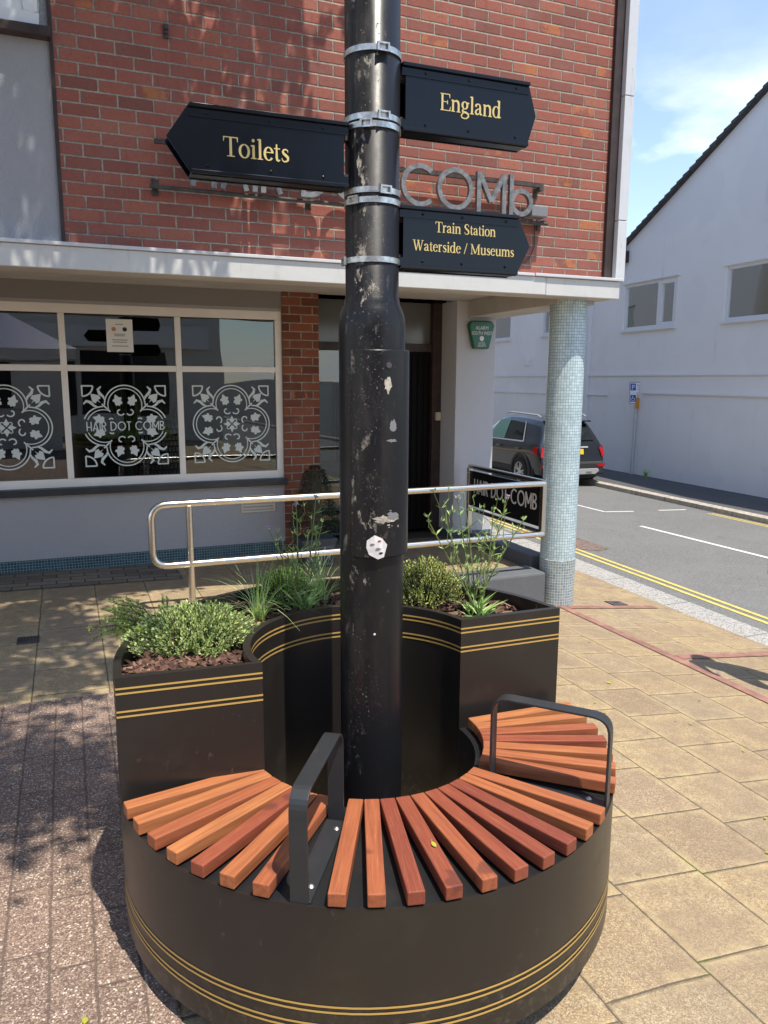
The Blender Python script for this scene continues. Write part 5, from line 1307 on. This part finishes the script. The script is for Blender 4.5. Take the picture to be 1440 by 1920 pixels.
for s_ in (-1, 1):
    carpart(side_patch([(.92, 1.08), (1.72, 1.05), (1.70, 1.50), (1.12, 1.47)], s_, .012), 'side_window', dkgl, True)
    carpart(side_patch([(1.80, 1.05), (2.72, 1.04), (2.28, 1.50), (1.78, 1.51)], s_, .012), 'side_window', grgl, True)
    carpart(side_patch([(.84, 1.035), (2.8, 1.005), (2.8, 1.03), (.84, 1.065)], s_, .014), 'window_trim', 'silver', True)
    carpart(side_patch([(.80, 1.05), (.86, 1.05), (1.06, 1.50), (1.03, 1.50)], s_, .014, 5), 'window_trim', 'silver', True)
    carpart(MB().tube([(s_*.60, .5, 1.615), (s_*.61, .62, 1.66), (s_*.62, 1.9, 1.69), (s_*.62, 2.1, 1.645)], .018, 6), 'roof_rail', 'silver', True)
    for y in (1.02, 1.98): carpart(MB().box(s_*.905-.02, s_*.905+.02, y-.1, y+.1, .86, .90), 'door_handle', 'car', bevel=.008)
    carpart(side_patch([(.30, .30), (3.9, .30), (3.9, .42), (.30, .45)], s_, .010, 9), 'sill_cladding', 'cladding', True)
    carpart(side_patch([(.14, .76), (.34, .86), (.30, .97), (.16, .96)], s_, .012), 'tail_lamp', 'tail_red', True)
    for y in (.86, 3.41):
        ar_ = MB(); n = 26
        for k in range(n):
            a0_, a1_ = R(-20 + 220*k/n), R(-20 + 220*(k+1)/n)
            P = [(y+.385*math.cos(a), .34+.385*math.sin(a)) for a in (a0_, a1_)] + [(y+.45*math.cos(a), .34+.45*math.sin(a)) for a in (a1_, a0_)]
            ar_.prism(P, (s_*.80, 0, 0), (0, 1, 0), ZA, (s_, 0, 0), .118)
        carpart(ar_, 'wheel_arch', 'cladding')
        well = MB().prism(arc(y, .34, .384, .384, 0, 350, 30), (s_*.72, 0, 0), (0, 1, 0), ZA, (s_, 0, 0), .182); carpart(well, 'wheel_well', 'ink')
        wl = MB(); prof = [(.22, -.10), (.31, -.10), (.335, -.075), (.34, 0), (.335, .075), (.31, .10), (.225, .10)]
        wl.lathe([(r_, z) for r_, z in prof], n=40); wl.moved(Matrix.Translation((s_*.835, y, .34)) @ Matrix.Rotation(s_*math.pi/2, 4, 'Y')); tw = carpart(wl, 'wheel', 'tyre', True)
        rm = MB().lathe([(.225, .085), (.232, .10), (.215, .095), (.205, .06)], n=40).lathe([(0, .092), (.05, .09), (.055, .06)], n=16)
        for k in range(10):
            a = 2*math.pi*k/10 + (.11 if k % 2 else -.11); rm.box(.03, .21, -.017, .017, .062, .088, T=Matrix.Rotation(a, 4, 'Z'))
        rm.moved(Matrix.Translation((s_*.835, y, .34)) @ Matrix.Rotation(s_*math.pi/2, 4, 'Y')); carpart(rm, 'rim', 'alloy', parent=tw)
        dk = MB().lathe([(0, .05), (.222, .05)], n=30); dk.moved(Matrix.Translation((s_*.835, y, .34)) @ Matrix.Rotation(s_*math.pi/2, 4, 'Y')); carpart(dk, 'brake_disc', 'ink', parent=tw)
# rear end
def ry_at(z):
    pts = [(.36, 0), (.60, 0.0), (.68, .04), (.90, .08), (1.10, .145), (1.32, .26), (1.49, .38), (1.53, .42)]
    for (z0, y0), (z1, y1) in zip(pts[:-1], pts[1:]):
        if z0 <= z <= z1: return y0 + (y1-y0)*(z-z0)/(z1-z0)
    return .27
def rear_patch(poly, off, dens=6):
    mb = MB(); (a0_, b0), (a1_, b1), (a2, b2), (a3, b3) = poly
    for i in range(dens+1):
        for j in range(dens+1):
            u, v = i/dens, j/dens; x = (a0_*(1-u)+a1_*u)*(1-v) + (a3*(1-u)+a2*u)*v; z = (b0*(1-u)+b1*u)*(1-v) + (b3*(1-u)+b2*u)*v
            mb.v.append(Vector((x, ry_at(z) - off + .05*max(0, abs(x)-.55)**1.5*4, z)))
    for i in range(dens):
        for j in range(dens): mb.f.append((i*(dens+1)+j, (i+1)*(dens+1)+j, (i+1)*(dens+1)+j+1, i*(dens+1)+j+1)); mb.mi.append(0)
    return mb
carpart(rear_patch([(-.60, 1.10), (.60, 1.10), (.50, 1.46), (-.50, 1.46)], .022), 'rear_window', dkgl, True)
for s_ in (-1, 1):
    carpart(rear_patch([(s_*.84, .74), (s_*.77, .72), (s_*.70, .93), (s_*.80, .96)], .035), 'tail_lamp', 'tail_red', True); carpart(rear_patch([(s_*.83, .50), (s_*.60, .50), (s_*.60, .56), (s_*.83, .57)], .05), 'reflector', 'tail_red', True)
carpart(MB().box(-.56, .56, .22, .50, 1.515, 1.55), 'spoiler', 'car', bevel=.015)
carpart(rear_patch([(-.40, .93), (.40, .93), (.40, .965), (-.40, .965)], .03), 'tailgate_trim', 'silver', True)
pl_ = rear_patch([(-.27, .785), (.27, .785), (.27, .905), (-.27, .905)], .034); po_ = carpart(pl_, 'number_plate', 'plate', True)
tp_ = text_mesh('WJ62 WJF', .115, (0, ry_at(.845)-.0365, .805), XA, Vector((0, .22, 1)).normalized(), (0, -1, 0), .002, font_scale_x=.82); carpart(tp_, 'plate_lettering', 'ink', parent=po_)
bd_ = MB().lathe([(.045, -.004), (.055, 0), (.045, .004), (.038, 0), (.045, -.004)], n=24); bd_.moved(Matrix.Translation((0, .045, .995)) @ Matrix.Rotation(R(80), 4, 'X')); bd_.box(-.03, .03, .035, .05, .985, 1.0); carpart(bd_, 'badge', 'silver', True)
carpart(MB().box(-.80, .80, -.03, .12, .30, .62), 'rear_bumper', 'cladding', bevel=.05)
carpart(MB().prism([(-.56, .33), (.56, .33), (.66, .40), (.62, .46), (-.62, .46), (-.66, .40)], (0, -.034, 0), XA, ZA, (0, -1, 0), .02), 'skid_plate', 'silver', bevel=.01)
for s_ in (-1, 1): carpart(MB().tube([(s_*.45, -.058, .385), (s_*.30, -.058, .385)], .02, 8), 'exhaust', 'steel', True)
carpart(MB().box(-.70, .70, .2, 4.0, .20, .28), 'underbody', 'ink')

# ------------------------------------------------------------------ small things on the paving
def cover(name, label, x0, x1, y0, y1, sec=False):
    mb = MB(); z = max(gz(x, y) for x in (x0, x1) for y in (y0, y1)); 
    P = [(x0, y0), (x1, y0), (x1, y1), (x0, y1)]
    t = thing(name, label, 'drain cover', ((x0+x1)/2, (y0+y1)/2, gz((x0+x1)/2, (y0+y1)/2)))
    b = MB(); b.v += [Vector((x, y, gz(x, y)+.001)) for x, y in P] + [Vector((x, y, gz(x, y)+.009)) for x, y in P]
    for f in ((4, 5, 6, 7), (0, 1, 5, 4), (1, 2, 6, 5), (2, 3, 7, 6), (3, 0, 4, 7)): b.f.append(f); b.mi.append(0)
    b.build('frame', 'iron', t)
    h = MB(); n = 7 if sec else 1
    for i in range(n):
        if sec: xa, xb, ya_, yb_ = x0+(x1-x0)*(i+.25)/n, x0+(x1-x0)*(i+.75)/n, y0+.012, y1-.012
        else: xa, xb, ya_, yb_ = (x0+x1)/2-.02, (x0+x1)/2+.02, (y0+y1)/2-.008, (y0+y1)/2+.008
        h.quad(*[(x, y, gz(x, y)+.012) for x, y in ((xa, ya_), (xb, ya_), (xb, yb_), (xa, yb_))])
    h.build('slot', 'ink', t)
cover('inspection_cover', 'small rusty square inspection cover near the mosaic column', 4.41, 4.57, 5.30, 5.43); cover('drain_grate', 'small dark rectangular grate in the shaded paving at left', -.365, -.24, 4.94, 5.06, True)
spots = [(3.40, 4.32), (3.66, 3.98), (2.64, 3.28), (2.60, 3.14), (3.00, 2.93), (3.02, 2.60), (2.55, 2.06), (2.33, 1.86), (2.95, 3.55), (3.62, 4.18), (4.33, 5.55), (3.35, 3.22), (2.2, 2.9)]
red_spots = [(-.05, 1.83), (.09, 2.60), (.13, 1.45), (.18, 1.62), (-.22, 5.33), (-.05, 5.36), (.05, 5.0)]
lfm = MB(); P = [(0, 0), (.4, .32), (.8, .36), (1.15, .16), (1.3, 0), (1.15, -.16), (.8, -.36), (.4, -.32)]
for i in range(len(P)):
    pass
lfm.v = [Vector((x-.6, y, .10*abs(y)+.05*(x-.6)**2)) for x, y in P]; lfm.f = [(0, 1, 2, 6, 7), (2, 3, 4, 5, 6)]; lfm.mi = [0, 0]
lfm.tube([(-.6, 0, .0), (-.95, .08, .05)], .03, 4)
random.seed(77); lf0 = None
def drop(x, y, z, s_, label, group):
    global lf0
    if lf0 is None: lf0 = lfm.build('fallen_leaf', 'fall'); o = lf0
    else: o = lf0.copy(); COL.objects.link(o)
    o.location = (x, y, z); o.scale = (s_, s_, s_); o.rotation_euler = (random.uniform(-.3, .3), random.uniform(-.3, .3), random.uniform(0, 6.28))
    tag(o, label, 'leaf', group)
for x, y in spots: drop(x, y, gz(x, y)+.008, random.uniform(.014, .024), 'small yellow green leaf fallen on the sunlit sandy paving', 'leaves fallen on the sandy paving')
for x, y in red_spots: drop(x, y, gz(x, y)+.012, random.uniform(.015, .024), 'small green leaf fallen on the paving left of the bench', 'leaves fallen left of the bench')
q = CB + Vector((math.cos(R(-97)), math.sin(R(-97)), 0))*.60; drop(q.x+.012, q.y, .487, .016, 'single lime green leaf lying on a bench slat', None)

# ------------------------------------------------------------------ what stands outside the frame: shade tree, passer-by, shops opposite
random.seed(91)
tr = thing('street_tree', 'leafy street tree left of the bench casting dappled shade', 'tree', (-2.3, 1.6, .1))
tk = MB().tube([(-2.3, 1.6, .0), (-2.28, 1.62, 1.5), (-2.1, 1.75, 3.2), (-1.7, 1.9, 4.6)], [.16, .13, .11, .08], 12)
cl = []
for i in range(15):
    a = random.uniform(0, 6.283); hz = random.uniform(4.3, 7.2); p = Vector((random.uniform(-4.2, -.55) + .115*hz, random.uniform(3.0, 6.4) - .38*hz, hz)); cl.append(p)
    tk.tube([(-2.1, 1.75, 3.2), tuple((Vector((-2.1, 1.75, 3.4))+p)/2 + Vector((0, 0, .3))), tuple(p)], [.07, .04, .015], 6)
tk.build('trunk', 'bark_tree', tr, smooth=True)
lv = MB()
cl += [Vector((-.2, 2.9, 5.2)), Vector((.3, 3.8, 5.0)), Vector((-.6, 1.4, 5.4)), Vector((.5, 2.9, 6.0)), Vector((-.9, 3.6, 4.9)), Vector((.7, 4.0, 5.9))]
for gx_, gy_ in ((-.75, 3.0), (-.5, 3.1), (-.15, 2.95), (-.1, 3.3), (-.5, 3.4), (-.5, 4.2), (-.1, 4.3), (-.4, 5.0), (.1, 5.1), (-.45, 5.6), (-1.0, 3.1), (-.9, 3.0), (-.9, 3.6)):
    hz = random.uniform(4.6, 6.6); cl.append(Vector((gx_ + .115*hz, gy_ - .38*hz, hz)))
for wx_, wz_ in ((.2, 2.75), (.6, 3.1), (.3, 3.5), (.1, 3.9), (.75, 3.0), (-.3, 3.1), (1.25, 3.75)):
    k_ = random.uniform(2.2, 3.4); cl.append(Vector((wx_ + .15*k_, 5.2 - .38*k_, wz_ + k_)))
for p in cl:
    for k in range(400):
        q = p + rv()*random.random()**.5*random.uniform(.30, .62); leaf(lv, q, rv()+Vector((0, 0, -.3)), ZA+rv(), random.uniform(.07, .12), random.uniform(.05, .08))
lv.build('crown', 'ltree', tr)
# pedestrian
def person(label, x, y, face):
    z0 = gz(x, y); t = thing('person', label, 'person', (x, y, z0))
    V_ = {'pel': (0, 0, .93, .135, .11), 'wai': (0, 0, 1.08, .125, .095), 'che': (0, .01, 1.28, .16, .105), 'shm': (0, 0, 1.42, .10, .08), 'nek': (0, .01, 1.50, .052, .052), 'hd1': (0, .03, 1.58, .07, .085), 'hd2': (0, .03, 1.67, .078, .095), 'hd3': (0, .02, 1.74, .06, .07)}
    E_ = [('pel', 'wai'), ('wai', 'che'), ('che', 'shm'), ('shm', 'nek'), ('nek', 'hd1'), ('hd1', 'hd2'), ('hd2', 'hd3')]
    for s_, n in ((-1, 'l'), (1, 'r')):
        V_.update({n+'sh': (s_*.17, 0, 1.40, .058, .06), n+'el': (s_*.25, -.03*s_, 1.13, .042, .042), n+'wr': (s_*.28, .05*s_, .89, .028, .024), n+'pa': (s_*.285, .06*s_, .82, .034, .016),
                   n+'hi': (s_*.095, 0, .88, .09, .095), n+'kn': (s_*.11, .10*s_, .50, .056, .06), n+'an': (s_*.115, .12*s_-.05, .10, .038, .042), n+'to': (s_*.12, .12*s_+.10, .035, .04, .03)})
        E_ += [('shm', n+'sh'), (n+'sh', n+'el'), (n+'el', n+'wr'), (n+'wr', n+'pa'), ('pel', n+'hi'), (n+'hi', n+'kn'), (n+'kn', n+'an'), (n+'an', n+'to')]
        for k in range(4):
            b = (s_*.285, .085*s_-.022*k+.015, .775); V_[n+'f%d' % k] = (*b, .0085, .0085); V_[n+'g%d' % k] = (b[0]-s_*.014, b[1], .735-.006*(k % 2), .0075, .0075); E_ += [(n+'pa', n+'f%d' % k), (n+'f%d' % k, n+'g%d' % k)]
        V_[n+'th'] = (s_*.265, .10*s_, .80, .009, .009); E_.append((n+'pa', n+'th'))
    V_['nose'] = (0, .125, 1.645, .013, .013); E_.append(('hd1', 'nose'))
    ks = list(V_); me = bpy.data.meshes.new('person_body'); me.from_pydata([V_[k][:3] for k in ks], [(ks.index(a), ks.index(b)) for a, b in E_], [])
    o = bpy.data.objects.new('body', me); COL.objects.link(o); mo = o.modifiers.new('skin', 'SKIN'); mo.use_smooth_shade = True
    for i, k in enumerate(ks): me.skin_vertices[0].data[i].radius = V_[k][3:5]
    me.skin_vertices[0].data[0].use_root = True
    o.modifiers.new('sub', 'SUBSURF').render_levels = 2; o.modifiers['sub'].levels = 2
    dg = bpy.context.evaluated_depsgraph_get(); m2 = bpy.data.meshes.new_from_object(o.evaluated_get(dg)); o.modifiers.clear(); o.data = m2
    m2.materials.clear()
    for q in ('skin', 'shirt', 'cloth', 'ink'): m2.materials.append(MAT[q])
    for p in m2.polygons:
        c = p.center; p.material_index = 3 if c.z < .10 else 2 if c.z < .95 and abs(c.x) < .22 else 1 if (c.z < 1.47 and (abs(c.x) < .2 or c.z > 1.12)) else 0
    o.parent = t
    MB().ico((x, y+.0, z0+1.715), .095, 3, (.92, 1.08, .78)).build('hair', 'hair', t, smooth=True)
    for s_ in (-1, 1): MB().ico((x+s_*.03, y+.108, z0+1.68), .012, 2).build('eye', 'white', t, smooth=True)
    t.rotation_euler = (0, 0, face); return t
person('person in grey top and dark trousers walking along the pavement', 4.24, 3.24, R(150))
# shops across the square behind the viewer, mirrored in the windows
op = thing('terrace_building', 'pale terraced shop with blue fascia facing the brick building', 'building', (-3, -11, 0))
ow = MB(); hol = [(x, x+1.3, 3.9, 5.4) for x in (-13, -10, -7, -4, -1, 2)] + [(x, x+3.0, .5, 2.4) for x in (-13.2, -8.8, -4.4, 0)]
wall_panel(ow, (0, -11, 0), XA, ZA, Vector((0, 1, 0)), -14, 4.6, -.3, 7.2, hol, .15); ow.build('front_wall', 'opp_wall', op)
for h in hol: MB().box(h[0], h[1], -11.16, -11.15, h[2], h[3]).build('window', 'opp_dark', op)
MB().box(-13.6, -4.9, -10.99, -10.85, 2.55, 3.2).build('shop_fascia', 'opp_blue', op); MB().box(-4.6, 4.2, -10.99, -10.85, 2.55, 3.2).build('shop_fascia', 'white', op)
MB().prism([(-11, 7.2), (-15, 9.6), (-19, 7.2)], (-14.3, 0, 0), (0, 1, 0), ZA, XA, 19.2).build('roof', 'roof', op); MB().box(-14, 4.6, -19, -11.17, -.3, 7.19).build('rear_block', 'opp_wall', op)

tb = thing('unseen_terrace', 'unseen plain rendered terrace added behind the corner shop for the window reflections', 'building', (0, 30, 0))  # unseen terrace, added so the windows across the street reflect dark walls
tw_ = MB(); wall_panel(tw_, (4.20, 0, 0), Vector((0, 1, 0)), ZA, XA, 12.01, 70, -1.2, 8.6, [(14+5*i, 15.4+5*i, z, z+1.5) for i in range(10) for z in (.3, 3.4)], .15); tw_.build('side_wall', plain('terrace_render', (.17, .165, .16), .8), tb)
for i in range(10):
    for z in (.3, 3.4): MB().box(4.04, 4.05, 14+5*i, 15.4+5*i, z, z+1.5).build('window', 'opp_dark', tb)
MB().box(-6, 4.0, 12.01, 70, -1.2, 8.6).build('rear_block', 'opp_wall', tb)
MB().box(-6, 4.3, 5.3, 70, 8.61, 8.75).build('roof', 'roof', tb)

gz_ = thing('market_marquee', 'blue market marquee with white valance standing in the square', 'marquee', (-1.2, -5.2, 0))
cv = MB(); a_ = [(-2.7, -6.7), (.3, -6.7), (.3, -3.7), (-2.7, -3.7)]
for p, q in zip(a_, a_[1:]+a_[:1]): cv.quad((*p, 2.2), (*q, 2.2), (-1.2, -5.2, 3.1))
cv.build('canopy', 'opp_blue', gz_)
for p, q in zip(a_, a_[1:]+a_[:1]):
    MB().tube([(*p, -.02), (*p, 2.2)], .025, 8).build('pole', 'metal_grey', gz_)
    v_ = MB(); v_.quad((*p, 1.95), (*q, 1.95), (*q, 2.195), (*p, 2.195)); v_.build('valance', 'white', gz_)
st_ = MB().box(-2.3, -.1, -6.2, -5.5, .0, .85); st_.build('counter', 'white', gz_)
